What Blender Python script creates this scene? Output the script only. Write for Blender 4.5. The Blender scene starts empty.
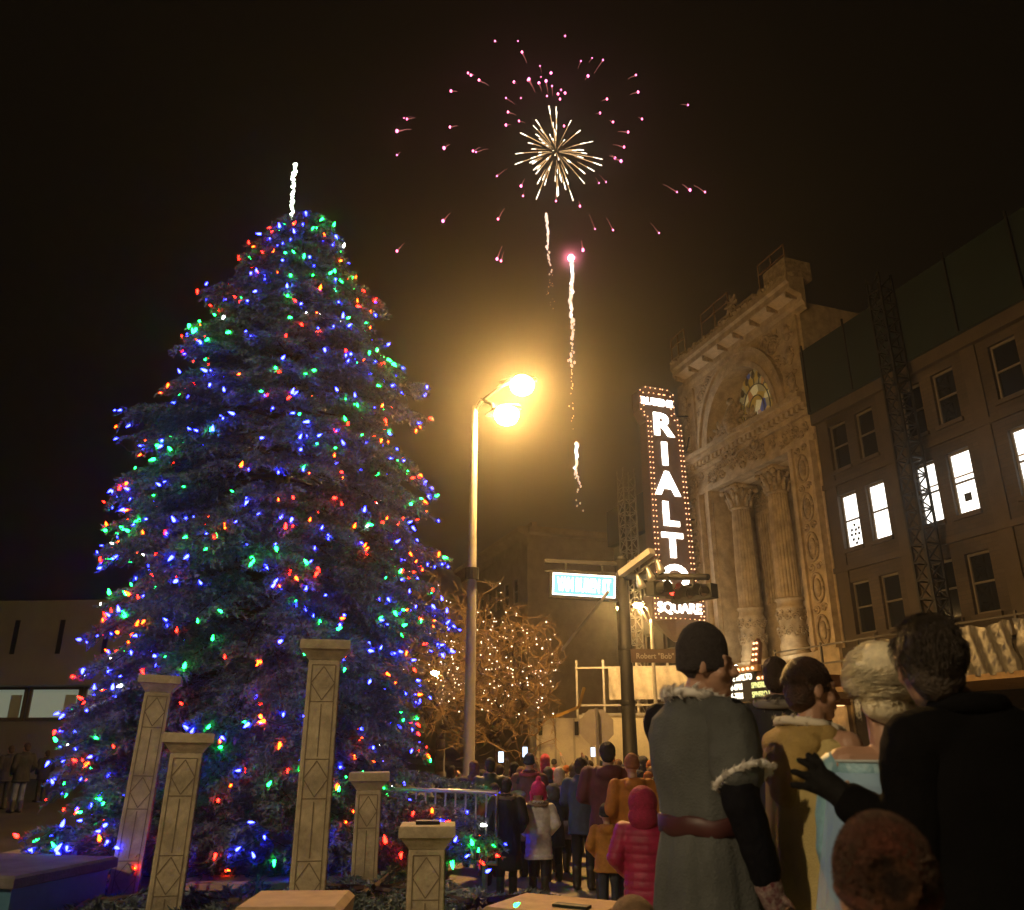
import bpy, bmesh, math, random
import numpy as np
from mathutils import Vector, Matrix
random.seed(7); rng = np.random.default_rng(7)
S = bpy.context.scene
COL = S.collection
R = math.radians
PI = math.pi

# ------------------------------------------------------------------ camera
PITCH = R(19.7); FPX = 809.0
cam_d = bpy.data.cameras.new('camera'); cam = bpy.data.objects.new('camera', cam_d); COL.objects.link(cam)
cam.location = (0, 0, 1.6); cam.rotation_euler = (R(90) + PITCH, 0, 0)
cam_d.sensor_width = 36; cam_d.lens = FPX / 1024 * 36; cam_d.clip_start = .05; cam_d.clip_end = 2000
cam_d.dof.use_dof = True; cam_d.dof.focus_distance = 15; cam_d.dof.aperture_fstop = 4.0
S.camera = cam

def at(px, py, Y):
    """world point seen at a photo pixel, at forward distance Y (measured from the photograph)"""
    x = (px - 512) / FPX; v = (455 - py) / FPX
    t = Y / (math.cos(PITCH) - v * math.sin(PITCH))
    return Vector((x * t, Y, 1.6 + t * (math.sin(PITCH) + v * math.cos(PITCH))))

# ------------------------------------------------------------------ materials
MATS = {}
def mat(name, col, rough=.7, metal=0, var=0, scale=6, bump=0, bscale=40, col2=None, spec=None, sheen=0):
    if name in MATS: return MATS[name]
    m = bpy.data.materials.new(name); m.use_nodes = True; MATS[name] = m
    nt = m.node_tree; b = nt.nodes['Principled BSDF']
    b.inputs['Base Color'].default_value = (*col, 1); b.inputs['Roughness'].default_value = rough; b.inputs['Metallic'].default_value = metal
    if spec is not None: b.inputs['Specular IOR Level'].default_value = spec
    if sheen: b.inputs['Sheen Weight'].default_value = sheen
    tc = nt.nodes.new('ShaderNodeTexCoord')
    if var or col2:
        n = nt.nodes.new('ShaderNodeTexNoise'); n.inputs['Scale'].default_value = scale; n.inputs['Detail'].default_value = 6
        n.inputs['Roughness'].default_value = .65
        nt.links.new(tc.outputs['Object'], n.inputs['Vector'])
        r = nt.nodes.new('ShaderNodeValToRGB')
        c2 = col2 or tuple(c * (1 - var) for c in col); c1 = col if col2 else tuple(min(1, c * (1 + var * .5)) for c in col)
        r.color_ramp.elements[0].position = .35; r.color_ramp.elements[1].position = .65
        r.color_ramp.elements[0].color = (*c2, 1); r.color_ramp.elements[1].color = (*c1, 1)
        nt.links.new(n.outputs['Fac'], r.inputs['Fac']); nt.links.new(r.outputs['Color'], b.inputs['Base Color'])
    if bump:
        n2 = nt.nodes.new('ShaderNodeTexNoise'); n2.inputs['Scale'].default_value = bscale; n2.inputs['Detail'].default_value = 5
        nt.links.new(tc.outputs['Object'], n2.inputs['Vector'])
        bp = nt.nodes.new('ShaderNodeBump'); bp.inputs['Strength'].default_value = bump; bp.inputs['Distance'].default_value = .02
        nt.links.new(n2.outputs['Fac'], bp.inputs['Height']); nt.links.new(bp.outputs['Normal'], b.inputs['Normal'])
    return m
def emit(name, col, strength):
    if name in MATS: return MATS[name]
    m = bpy.data.materials.new(name); m.use_nodes = True; MATS[name] = m
    b = m.node_tree.nodes['Principled BSDF']
    b.inputs['Base Color'].default_value = (*[min(.8, c * .8) for c in col], 1); b.inputs['Roughness'].default_value = .3
    b.inputs['Emission Color'].default_value = (*col, 1); b.inputs['Emission Strength'].default_value = strength
    return m

# ------------------------------------------------------------------ mesh builder
class MB:
    def __init__(s): s.v = []; s.f = []; s.m = []
    def add(s, vs, fs, mi=0):
        o = len(s.v); s.v += [tuple(v) for v in vs]; s.f += [tuple(i + o for i in f) for f in fs]; s.m += [mi] * len(fs)
    def box(s, x0, x1, y0, y1, z0, z1, mi=0, M=None):
        vs = [Vector(p) for p in ((x0,y0,z0),(x1,y0,z0),(x1,y1,z0),(x0,y1,z0),(x0,y0,z1),(x1,y0,z1),(x1,y1,z1),(x0,y1,z1))]
        if M: vs = [M @ v for v in vs]
        s.add(vs, [(0,3,2,1),(4,5,6,7),(0,1,5,4),(1,2,6,5),(2,3,7,6),(3,0,4,7)], mi)
    def bar(s, a, b, w, h=None, mi=0, up=(0,0,1)):
        a = Vector(a); b = Vector(b); h = h or w; d = (b - a).normalized(); u = Vector(up)
        if abs(d.dot(u)) > .95: u = Vector((0,1,0))
        x = d.cross(u).normalized(); z = x.cross(d)
        vs = []
        for p in (a, b):
            for i, j in ((-1,-1),(1,-1),(1,1),(-1,1)): vs.append(p + x * w / 2 * i + z * h / 2 * j)
        s.add(vs, [(0,1,2,3),(7,6,5,4),(0,4,5,1),(1,5,6,2),(2,6,7,3),(3,7,4,0)], mi)
    def loft(s, rings, cap=True, mi=0, closed=True):
        n = len(rings[0]); vs = [p for r in rings for p in r]; fs = []
        for k in range(len(rings) - 1):
            for i in range(n if closed else n - 1):
                j = (i + 1) % n; fs.append((k*n+i, k*n+j, (k+1)*n+j, (k+1)*n+i))
        if cap and closed: fs += [tuple(range(n))[::-1], tuple((len(rings)-1)*n + i for i in range(n))]
        s.add(vs, fs, mi)
    def tube(s, path, rad, n=8, mi=0, cap=True):
        path = [Vector(p) for p in path]; rings = []
        if not hasattr(rad, '__len__'): rad = [rad] * len(path)
        ref = Vector((0,0,1)); px = None
        for i, p in enumerate(path):
            d = (path[min(i+1, len(path)-1)] - path[max(i-1, 0)])
            d = d.normalized() if d.length > 1e-9 else Vector((0,0,1))
            if px is None:
                px = d.cross(ref if abs(d.z) < .95 else Vector((1,0,0))).normalized()
            else:
                px = (px - d * px.dot(d)); px = px.normalized() if px.length > 1e-6 else d.orthogonal().normalized()
            py = d.cross(px)
            rings.append([p + (px * math.cos(2*PI*k/n) + py * math.sin(2*PI*k/n)) * rad[i] for k in range(n)])
        s.loft(rings, cap, mi)
    def lathe(s, prof, c=(0,0,0), n=16, mi=0, M=None):
        rings = [[Vector((c[0] + r*math.cos(2*PI*k/n), c[1] + r*math.sin(2*PI*k/n), c[2] + z)) for k in range(n)] for r, z in prof]
        if M: rings = [[M @ v for v in r] for r in rings]
        s.loft(rings, True, mi)
    def ell(s, c, r, n=10, m=7, mi=0, M=None):
        c = Vector(c); rings = []
        if not hasattr(r, '__len__'): r = (r, r, r)
        for i in range(m):
            t = PI * (i + .02) / (m - 1 + .04); t = max(.06, min(PI - .06, t))
            ring = []
            for k in range(n):
                v = Vector((r[0]*math.sin(t)*math.cos(2*PI*k/n), r[1]*math.sin(t)*math.sin(2*PI*k/n), -r[2]*math.cos(t)))
                if M: v = M @ v
                ring.append(c + v)
            rings.append(ring)
        s.loft(rings, True, mi)
    def cap(s, a, b, ra, rb, n=10):
        """round ended tapered limb"""
        a = Vector(a); b = Vector(b); d = b - a; L = d.length; d.normalize()
        path = []; rad = []
        for t in (1, .86, .5, 0): path.append(a - d * ra * t); rad.append(ra * math.sqrt(max(.01, 1 - t*t)))
        for t in (0, .5, .86, 1): path.append(b + d * rb * t); rad.append(rb * math.sqrt(max(.01, 1 - t*t)))
        s.tube(path, rad, n)
    def prism(s, poly, y0, y1, mi=0):
        """polygon in x,z pushed from y0 to y1"""
        n = len(poly); vs = [(x, y0, z) for x, z in poly] + [(x, y1, z) for x, z in poly]
        s.add(vs, [tuple(range(n)), tuple(range(2*n-1, n-1, -1))] + [(i, n+i, n+(i+1)%n, (i+1)%n) for i in range(n)], mi)
    def mesh(s, name):
        me = bpy.data.meshes.new(name); me.from_pydata(s.v, [], s.f); me.update(); return me
    def build(s, name, m, parent=None, smooth=False, **tags):
        me = s.mesh(name)
        ms = m if isinstance(m, (list, tuple)) else [m]
        for x in ms: me.materials.append(x)
        if len(ms) > 1: me.polygons.foreach_set('material_index', s.m)
        bm = bmesh.new(); bm.from_mesh(me); bmesh.ops.recalc_face_normals(bm, faces=bm.faces); bm.to_mesh(me); bm.free()
        if smooth: me.polygons.foreach_set('use_smooth', [True] * len(me.polygons))
        o = bpy.data.objects.new(name, me); COL.objects.link(o)
        if parent: o.parent = parent
        tag(o, **tags); return o
def tag(o, label=None, cat=None, group=None, kind=None):
    if label: o['label'] = label
    if cat: o['category'] = cat
    if group: o['group'] = group
    if kind: o['kind'] = kind
    return o
def thing(name, loc=(0,0,0), rz=0, label=None, cat=None, group=None):
    o = bpy.data.objects.new(name, None); COL.objects.link(o); o.location = loc; o.rotation_euler = (0, 0, rz); o.empty_display_size = .2
    return tag(o, label, cat, group)
def copy_tree(o, parent=None):
    c = o.copy(); COL.objects.link(c)
    if parent: c.parent = parent
    for ch in list(o.children): copy_tree(ch, c)
    return c
def text_mesh(txt, size, depth=.01, bold=0, align='CENTER', sx=1):
    cu = bpy.data.curves.new('lettering', 'FONT'); cu.body = txt; cu.size = size; cu.extrude = depth; cu.offset = bold
    cu.align_x = align; cu.align_y = 'CENTER'; cu.resolution_u = 4
    o = bpy.data.objects.new('lettering', cu); COL.objects.link(o)
    bpy.context.view_layer.update()
    me = bpy.data.meshes.new_from_object(o.evaluated_get(bpy.context.evaluated_depsgraph_get()))
    bpy.data.objects.remove(o); bpy.data.curves.remove(cu)
    me.transform(Matrix.Diagonal((sx, 1, 1, 1)))
    return me
def text_obj(name, txt, size, m, parent, M, depth=.01, bold=0, align='CENTER', sx=1):
    me = text_mesh(txt, size, depth, bold, align, sx); me.transform(M); me.materials.clear(); me.materials.append(m)
    o = bpy.data.objects.new(name, me); COL.objects.link(o); o.parent = parent; return o
# text plane helpers: local X right, Y up -> world x right, z up, facing -y
STAND = Matrix.Rotation(R(90), 4, 'X')

def bake(mb, voxel, smooth=2, disp=None):
    """one continuous skin grown over the overlapping masses in mb"""
    me = mb.mesh('skin'); o = bpy.data.objects.new('skin', me); COL.objects.link(o)
    bm = bmesh.new(); bm.from_mesh(me); bmesh.ops.recalc_face_normals(bm, faces=bm.faces); bm.to_mesh(me); bm.free()
    r = o.modifiers.new('r', 'REMESH'); r.mode = 'VOXEL'; r.voxel_size = voxel; r.use_smooth_shade = True
    s = o.modifiers.new('s', 'SMOOTH'); s.factor = .5; s.iterations = smooth
    tex = None
    if disp:
        tex = bpy.data.textures.new('folds', 'CLOUDS'); tex.noise_scale = disp[1]; tex.noise_depth = 2
        d = o.modifiers.new('d', 'DISPLACE'); d.texture = tex; d.strength = disp[0]; d.mid_level = .5
        if len(disp) > 2:
            e = bpy.data.objects.new('e', None); COL.objects.link(e); e.scale = disp[2]; e.location = (random.random()*3,)*3
            d.texture_coords = 'OBJECT'; d.texture_coords_object = e
    bpy.context.view_layer.update()
    out = bpy.data.meshes.new_from_object(o.evaluated_get(bpy.context.evaluated_depsgraph_get()))
    if disp and len(disp) > 2: bpy.data.objects.remove(e)
    bpy.data.objects.remove(o); bpy.data.meshes.remove(me)
    if tex: bpy.data.textures.remove(tex)
    out.polygons.foreach_set('use_smooth', [True] * len(out.polygons))
    return out
def mobj(name, me, m, parent=None, **tags):
    o = bpy.data.objects.new(name, me.copy() if me.materials else me); COL.objects.link(o)
    o.data.materials.clear(); o.data.materials.append(m)
    if parent: o.parent = parent
    tag(o, **tags); return o

# ------------------------------------------------------------------ world, haze
w = bpy.data.worlds.new('World'); S.world = w; w.use_nodes = True
nt = w.node_tree; bg = nt.nodes['Background']
sky = nt.nodes.new('ShaderNodeTexSky'); sky.sky_type = 'NISHITA'; sky.sun_disc = False
sky.sun_elevation = R(-7); sky.sun_rotation = R(200)
warm = nt.nodes.new('ShaderNodeMix'); warm.data_type = 'RGBA'; warm.blend_type = 'ADD'; warm.inputs[0].default_value = 1
nt.links.new(sky.outputs[0], warm.inputs[6]); warm.inputs[7].default_value = (.045, .032, .016, 1)
nt.links.new(warm.outputs[2], bg.inputs['Color']); bg.inputs['Strength'].default_value = .07
V = S.view_settings; V.view_transform = 'Standard'; V.look = 'None'; V.exposure = 0; V.gamma = 1

hz = bpy.data.materials.new('glow_haze'); hz.use_nodes = True
hn = hz.node_tree; hn.nodes.remove(hn.nodes['Principled BSDF'])
pv = hn.nodes.new('ShaderNodeVolumePrincipled'); pv.inputs['Color'].default_value = (.95, .93, .9, 1)
pv.inputs['Density'].default_value = .0021; pv.inputs['Anisotropy'].default_value = .9
hn.links.new(pv.outputs[0], hn.nodes['Material Output'].inputs['Volume'])
b = MB(); b.box(-140, 140, -60, 230, -1.2, 135)  # haze volume added for the lamp glow, stands in for lens veil
b.build('haze', hz, kind='stuff', label='thin haze added to give the lens glow round the street lamps')

# ------------------------------------------------------------------ common materials
STONE = mat('terracotta_stone', (.42,.33,.21), .8, var=.35, scale=2.2, bump=.5, bscale=9)
STONE2 = mat('terracotta_relief', (.36,.28,.18), .8, var=.5, scale=5, bump=.6, bscale=14)
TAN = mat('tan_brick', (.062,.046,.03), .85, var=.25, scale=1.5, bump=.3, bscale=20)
DKMETAL = mat('dark_metal', (.010,.010,.010), .6, .2)
GALV = mat('galvanised_metal', (.45,.43,.4), .4, .7, var=.15)
PAINTPOLE = mat('painted_pole', (.38,.36,.32), .5, .1, var=.15, scale=3)
GLASSDK = mat('dark_glass', (.012,.013,.014), .08)
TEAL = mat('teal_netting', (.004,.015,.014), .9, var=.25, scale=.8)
WFRAME = mat('window_frame_paint', (.12,.10,.07), .6)
WHITELIT = emit('lit_room', (1,.98,.93), 2.2)
SODIUM = emit('sodium_lens', (1,.54,.15), 1150)
SODIUM_ADDED = emit('added_lens_behind', (1,.74,.42), 2700)
SODIUM_S = emit('sodium_lens_small', (1,.58,.19), 1500)
BULBW = emit('bulb_warm_white', (1,.50,.26), 3.6)
SIGNLET = emit('neon_white_letters', (1,.95,.86), 4.5)

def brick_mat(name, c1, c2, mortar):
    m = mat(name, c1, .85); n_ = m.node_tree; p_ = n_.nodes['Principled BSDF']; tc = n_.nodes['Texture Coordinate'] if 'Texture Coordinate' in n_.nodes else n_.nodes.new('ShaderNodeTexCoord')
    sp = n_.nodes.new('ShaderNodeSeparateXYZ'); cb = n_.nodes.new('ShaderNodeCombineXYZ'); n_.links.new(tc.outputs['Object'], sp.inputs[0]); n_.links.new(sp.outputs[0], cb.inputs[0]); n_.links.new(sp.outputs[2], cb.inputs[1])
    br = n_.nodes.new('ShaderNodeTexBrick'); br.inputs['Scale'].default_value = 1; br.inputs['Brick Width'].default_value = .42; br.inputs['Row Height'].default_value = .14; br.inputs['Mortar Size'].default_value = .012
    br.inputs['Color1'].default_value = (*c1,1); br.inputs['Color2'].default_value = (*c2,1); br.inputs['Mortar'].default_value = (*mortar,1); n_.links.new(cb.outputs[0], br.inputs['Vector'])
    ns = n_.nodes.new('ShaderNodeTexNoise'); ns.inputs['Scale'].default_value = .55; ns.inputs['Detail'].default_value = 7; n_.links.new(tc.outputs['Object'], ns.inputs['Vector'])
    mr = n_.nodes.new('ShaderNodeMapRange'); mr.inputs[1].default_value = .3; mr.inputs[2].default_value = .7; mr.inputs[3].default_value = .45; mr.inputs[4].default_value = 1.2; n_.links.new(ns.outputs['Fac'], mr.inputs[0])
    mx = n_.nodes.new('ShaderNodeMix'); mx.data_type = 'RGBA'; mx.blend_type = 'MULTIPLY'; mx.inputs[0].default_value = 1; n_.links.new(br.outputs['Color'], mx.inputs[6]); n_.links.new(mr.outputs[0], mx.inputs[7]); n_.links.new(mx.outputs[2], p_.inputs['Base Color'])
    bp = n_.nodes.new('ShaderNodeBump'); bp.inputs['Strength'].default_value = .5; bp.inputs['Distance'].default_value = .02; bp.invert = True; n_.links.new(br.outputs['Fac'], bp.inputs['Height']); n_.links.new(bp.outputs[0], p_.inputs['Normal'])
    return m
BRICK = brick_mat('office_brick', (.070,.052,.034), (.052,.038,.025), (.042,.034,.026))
# ------------------------------------------------------------------ ground
def ngrid(x0, x1, y0, y1, z, m, name):
    b = MB(); b.add([(x0,y0,z),(x1,y0,z),(x1,y1,z),(x0,y1,z)], [(0,1,2,3)]); return b.build(name, m, kind='structure')
ASPH = mat('asphalt', (.055,.05,.045), .75, var=.35, scale=.7, bump=.4, bscale=60)
CONC = mat('concrete_paving', (.26,.23,.19), .8, var=.25, scale=.9, bump=.3, bscale=50)
ngrid(-400, 400, -200, 800, 0, ASPH, 'road')
b = MB()   # plaza slab
b.add([(-8,-9,.004),(16,-9,.004),(9.3,13.2,.004),(5.0,25,.004),(-8,25,.004)], [(0,1,2,3,4)])
b.build('plaza_pavement', CONC, kind='structure')
FR = thing  # alias
ca, sa = math.cos(R(20)), math.sin(R(20))
def facade_pt(x, y, z=0):   # facade frame -> world
    # local X = (sa,-ca), local Y = (ca,sa), origin = 22*(ca,sa)
    return Vector((22*ca + x*sa + y*ca, 22*sa - x*ca + y*sa, z))
FO = Vector((22*ca, 22*sa, 0)); FRZ = R(-70)
b = MB()   # far sidewalk with a real kerb
b.box(-90, 10, -4.2, .3, 0, .13)
o = b.build('sidewalk', CONC, kind='structure'); o.location = FO; o.rotation_euler.z = FRZ
b = MB()
for k in range(16): b.add([(-80+k*6, -11, .004), (-77+k*6, -11, .004), (-77+k*6, -10.85, .004), (-80+k*6, -10.85, .004)], [(0,1,2,3)])
o = b.build('road_marking', mat('road_paint', (.6,.5,.2), .7, var=.3), kind='structure'); o.location = FO; o.rotation_euler.z = FRZ
# raised paved terrace under the nearest people
b = MB(); b.add([(.58,-3,0),(7,-3,0),(7,4.7,0),(.58,4.7,0),(.58,-3,.3),(7,-3,.3),(7,4.7,.3),(.58,4.7,.3)],
      [(4,5,6,7),(0,1,5,4),(1,2,6,5),(2,3,7,6),(3,0,4,7)])
b.build('terrace', CONC, kind='structure')

# ------------------------------------------------------------------ street lamps
def cobra_lamp(loc, rz, h, label, heads, arm=1.6, mesh_mat=SODIUM, lens=.2, pr=.13):
    t = thing('street_lamp', loc, rz, label, 'street lamp', 'tall street lamps')
    b = MB(); b.lathe([(pr*1.7,0),(pr*1.7,.35),(pr*1.15,.5),(pr,h*.4),(pr*.62,h-.1),(pr*.5,h)], n=14); b.build('pole', PAINTPOLE, t, True)
    b = MB(); b.lathe([(pr*1.35,h*.55),(pr*1.4,h*.55+.25)], n=14); b.build('collar', DKMETAL, t)
    for (hx, hy, hz_) in heads:
        b = MB(); d = Vector((hx, hy, 0)).normalized()
        b.tube([(0,0,h-.15), Vector((0,0,h+.12)) + d*.18, Vector((hx,hy,0))*.6 + Vector((0,0,h+.3+hz_*.6)), Vector((hx,hy,h+.3+hz_)) - d*.2], [.05,.05,.045,.04], 8)
        b.build('arm', DKMETAL, t, True)
        q = Vector((hx,hy,0)); ang = math.atan2(hy, hx); M = Matrix.Translation((hx,hy,h+.3+hz_)) @ Matrix.Rotation(ang, 4, 'Z')
        b = MB(); b.loft([[M @ Vector((x, wd*math.cos(a), zz + ht*math.sin(a))) for a in [PI*k/6 for k in range(7)]] for x, wd, ht, zz in ((-.45,.05,.05,-.02),(-.2,.16,.12,0),(.1,.2,.15,0),(.38,.14,.1,0),(.45,.04,.03,0))])
        hd = b.build('lamp_head', DKMETAL, t, True)
        b = MB(); b.ell(M @ Vector((.08,0,-.02-lens*.3)), (lens, lens, lens*.85), 16, 11); b.build('lens', mesh_mat, hd, True)
    return t
L1 = at(470, 690, 17)
cobra_lamp((L1.x, 17, 0), 0, at(473,402,17).z - .1, 'tall grey street lamp with two glaring orange heads beside the lit spruce',
           [(1.0,-.1,.27),(.66,-.35,-.58)], lens=.27, pr=.105)
cobra_lamp((-9.5,-6,0), 0, 9, 'unseen street lamp added behind the viewer to light the pillar fronts', [(1.6,.6,0)], mesh_mat=SODIUM_ADDED)  # out of view, added to light the fronts of the pillars

# ------------------------------------------------------------------ small hook street lamps down the street
def small_lamp(loc, rz, h, label, side):
    t = thing('street_lamp', loc, rz, label, 'street lamp', 'small street lamps down the street')
    b = MB(); b.lathe([(.14,0),(.14,.5),(.08,.6),(.06,h-.8),(.05,h-.6)], n=10); b.build('pole', PAINTPOLE, t, True)
    b = MB(); b.tube([(0,0,h-.9),(side*.25,0,h-.4),(side*.45,0,h-.05)], .035, 6); b.tube([(0,0,h-.65),(side*.1,0,h-.2),(side*.45,0,h-.02)], .025, 6); b.build('bracket', PAINTPOLE, t, True)
    b = MB(); b.lathe([(.04,.12),(.2,.06),(.3,-.03)], c=(side*.45,0,h), n=12); hd = b.build('lamp_shade', DKMETAL, t, True)
    b = MB(); b.ell((side*.45,0,h-.06), (.17,.17,.12), 10, 7); b.build('lens', SODIUM_S, hd, True)
    return t
for px, py, d, side, lb in ((650,603,30,-1.,'hooked street lamp glowing just right of the traffic signal pole'), (628,607,44,-1.,'distant street lamp glowing just left of the traffic signal pole')):
    p = at(px, py, d); small_lamp((p.x, d, 0), 0, p.z, lb, side)
p = at(436, 671, 36); small_lamp((p.x+.4, 36, 0), 0, p.z, 'distant street lamp shining through the bare tree', -1.)

# ------------------------------------------------------------------ theatre
def wall_holes(b, x0, x1, z0, z1, holes, y=0, depth=.3, mi=0):
    """wall sheet facing -y with real reveals round every opening"""
    xs = sorted({x0, x1, *[h[0] for h in holes], *[h[1] for h in holes]}); zs = sorted({z0, z1, *[h[2] for h in holes], *[h[3] for h in holes]})
    for i in range(len(xs)-1):
        for j in range(len(zs)-1):
            cx, cz = (xs[i]+xs[i+1])/2, (zs[j]+zs[j+1])/2
            if any(h[0] < cx < h[1] and h[2] < cz < h[3] for h in holes): continue
            b.add([(xs[i],y,zs[j]),(xs[i+1],y,zs[j]),(xs[i+1],y,zs[j+1]),(xs[i],y,zs[j+1])], [(0,1,2,3)], mi)
    for a, c, d, e in holes:
        b.add([(a,y,d),(c,y,d),(c,y,e),(a,y,e),(a,y+depth,d),(c,y+depth,d),(c,y+depth,e),(a,y+depth,e)], [(0,4,5,1),(1,5,6,2),(2,6,7,3),(3,7,4,0)], mi)
def spiral(b, cx, cz, r, y, sgn=1, turns=1.6, th=.05, flip=1):
    p = []; rr = []
    for k in range(22):
        t = k / 21; a = sgn * t * turns * 2 * PI; q = r * (1 - .82*t)
        p.append((cx + q*math.cos(a)*flip, y - .03*t, cz + q*math.sin(a))); rr.append(th * (1 - .5*t))
    b.tube(p, rr, 6); b.ell((cx, y-.02, cz), (.1*r/.3, .07, .1*r/.3), 8, 5)
def leafball(b, c, r, n=7, y=-.03):
    for k in range(n):
        a = 2*PI*k/n; d = Vector((math.cos(a), 0, math.sin(a)))
        p = Vector(c); b.tube([p, p + d*r*.6 + Vector((0,y*2,0)), p + d*r + Vector((0,y*3.5,0))], [r*.16, r*.2, r*.06], 5)
    b.ell(c, (r*.3, r*.25, r*.3), 8, 5)
def foliage_relief(b, x0, x1, z0, z1, y, n, seed, s=.2):
    q = random.Random(seed)
    for _ in range(n):
        x, z = q.uniform(x0, x1), q.uniform(z0, z1); r = q.uniform(.5, 1) * s
        (spiral(b, x, z, r, y, q.choice((-1,1)), 1.3, r*.2) if q.random() < .55 else leafball(b, (x, y, z), r, 6))

TH = thing('theatre', FO, FRZ, 'ornate terracotta theatre facade with deep arch and two fluted columns', 'theatre')
XL, XR = -34.4, -24.5; AC = -29.2; AR = 2.6; AS = 15.3   # arch centre, radius, springing
OL, OR = -32.0, -26.3
b = MB()   # front sheet below entablature, opening and arch cut out
def q4(b, x0, x1, z0, z1, y): b.add([(x0,y,z0),(x1,y,z0),(x1,y,z1),(x0,y,z1)], [(0,1,2,3)])
q4(b, XL, OL, 0, 13.2, 0); q4(b, OR, XR, 0, 13.2, 0); q4(b, OL, OR, 0, 5.0, 0)
q4(b, XL, AC-AR, 13.2, 19.7, 0); q4(b, AC+AR, XR, 13.2, 19.7, 0); q4(b, AC-AR, AC+AR, 13.2, AS, 0)
arc = [(AC - AR*math.cos(PI*k/28), AS + AR*1.18*math.sin(PI*k/28)) for k in range(29)]
for (xa, za), (xb, zb) in zip(arc, arc[1:]):
    b.add([(xa,0,za),(xb,0,zb),(xb,0,19.7),(xa,0,19.7)], [(0,1,2,3)])
b.add([(AC-AR,0,AS),(AC+AR,0,AS),(AC+AR,1.2,AS),(AC-AR,1.2,AS)], [(0,1,2,3)])
# recess behind the columns
for x in (OL, OR): b.add([(x,0,5),(x,2.3,5),(x,2.3,13.2),(x,0,13.2)], [(0,1,2,3)])
b.add([(OL,2.3,5),(OR,2.3,5),(OR,2.3,13.2),(OL,2.3,13.2)], [(0,1,2,3)])
b.add([(OL,0,5),(OR,0,5),(OR,2.3,5),(OL,2.3,5)], [(0,1,2,3)]); b.add([(OL,0,13.2),(OR,0,13.2),(OR,2.3,13.2),(OL,2.3,13.2)], [(0,1,2,3)])
b.box(XL, XR, 2.6, 22, 0, 19.6); b.box(XL, XL+.02, 0.003, 2.6, 0, 19.6); b.box(XR-.02, XR, .003, 2.6, 0, 19.6)
b.build('wall', STONE, TH)
# niche lining: tympanum round the window
b = MB(); WR = 1.62; WD = 1.0
warc = [(AC + (x-AC)*WR/AR, AS + .25 + (z-AS)*1.02) for x, z in arc]
steps = 6
for k in range(len(arc)-1):
    for j in range(steps):
        pp = []
        for kk, jj in ((k,j),(k+1,j),(k+1,j+1),(k,j+1)):
            f = jj/steps; g_ = f**1.6; pp.append((arc[kk][0]+(warc[kk][0]-arc[kk][0])*g_, WD*math.sin(f*PI/2), arc[kk][1]+(warc[kk][1]-arc[kk][1])*g_ - .0*f))
        b.add(pp, [(0,1,2,3)])
b.box(AC-AR, AC+AR, .9, 1.15, AS, AS+.25)
b.build('arch_lining', STONE, TH, True)
# stained window with coloured panes and leads
gm = bpy.data.materials.new('stained_glass'); gm.use_nodes = True; n_ = gm.node_tree; pb = n_.nodes['Principled BSDF']
vt = n_.nodes.new('ShaderNodeTexVoronoi'); vt.inputs['Scale'].default_value = 2.2; tc = n_.nodes.new('ShaderNodeTexCoord')
cr = n_.nodes.new('ShaderNodeValToRGB'); cr.color_ramp.interpolation = 'CONSTANT'
for p_, c_ in ((.0,(.30,.18,.03)),(.34,(.42,.28,.07)),(.5,(.26,.2,.08)),(.62,(.55,.45,.2)),(.84,(.06,.07,.17)),(.88,(.32,.14,.04))):
    e_ = cr.color_ramp.elements.new(p_) if p_ > 0 else cr.color_ramp.elements[0]; e_.color = (*c_, 1)
sp = n_.nodes.new('ShaderNodeSeparateColor'); n_.links.new(tc.outputs['Object'], vt.inputs['Vector']); n_.links.new(vt.outputs['Color'], sp.inputs[0]); n_.links.new(sp.outputs[0], cr.inputs[0]); n_.links.new(cr.outputs[0], pb.inputs['Base Color'])
pb.inputs['Roughness'].default_value = .2
n_.links.new(cr.outputs[0], pb.inputs['Emission Color']); pb.inputs['Emission Strength'].default_value = .3
b = MB(); b.add([(x, WD-.01, z) for x, z in warc], [tuple(range(29))])
gw = b.build('stained_window', gm, TH)
b = MB()
for rr_ in (.35,.62): b.tube([(AC + WR*rr_*math.cos(a), .94, AS+1.2+WR*rr_*1.3*math.sin(a)) for a in [2*PI*k/24 for k in range(25)]], .03, 5)
for k in range(9):
    a = PI*(k+.5)/9; b.bar((AC+WR*.62*math.cos(a),.94,AS+1.2+WR*.8*math.sin(a)),(AC+WR*.97*math.cos(a),.94,AS+.5+WR*1.75*math.sin(a)),.035)
for k in range(7): 
    a = PI*(k+1)/8; b.ell((AC+WR*.8*math.cos(a),.92,AS+.9+WR*1.3*math.sin(a)),(.16,.05,.2),8,5)
b.build('window_leading', mat('leading',(.10,.08,.04),.6), gw)
# archivolt
for r0, r1, pr in ((AR, AR+.22, -.22), (AR+.22, AR+.62, -.12), (AR+.62, AR+.8, -.26)):
    b = MB(); rings = []
    for k in range(33):
        a = PI*k/32; c, s = -math.cos(a), math.sin(a)*1.18
        rings.append([(AC+r0*c, 0, AS+r0*s), (AC+r0*c, pr, AS+r0*s), (AC+r1*c, pr, AS+r1*s), (AC+r1*c, 0, AS+r1*s)])
    b.loft(rings); b.build('archivolt', STONE, TH)
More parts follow.
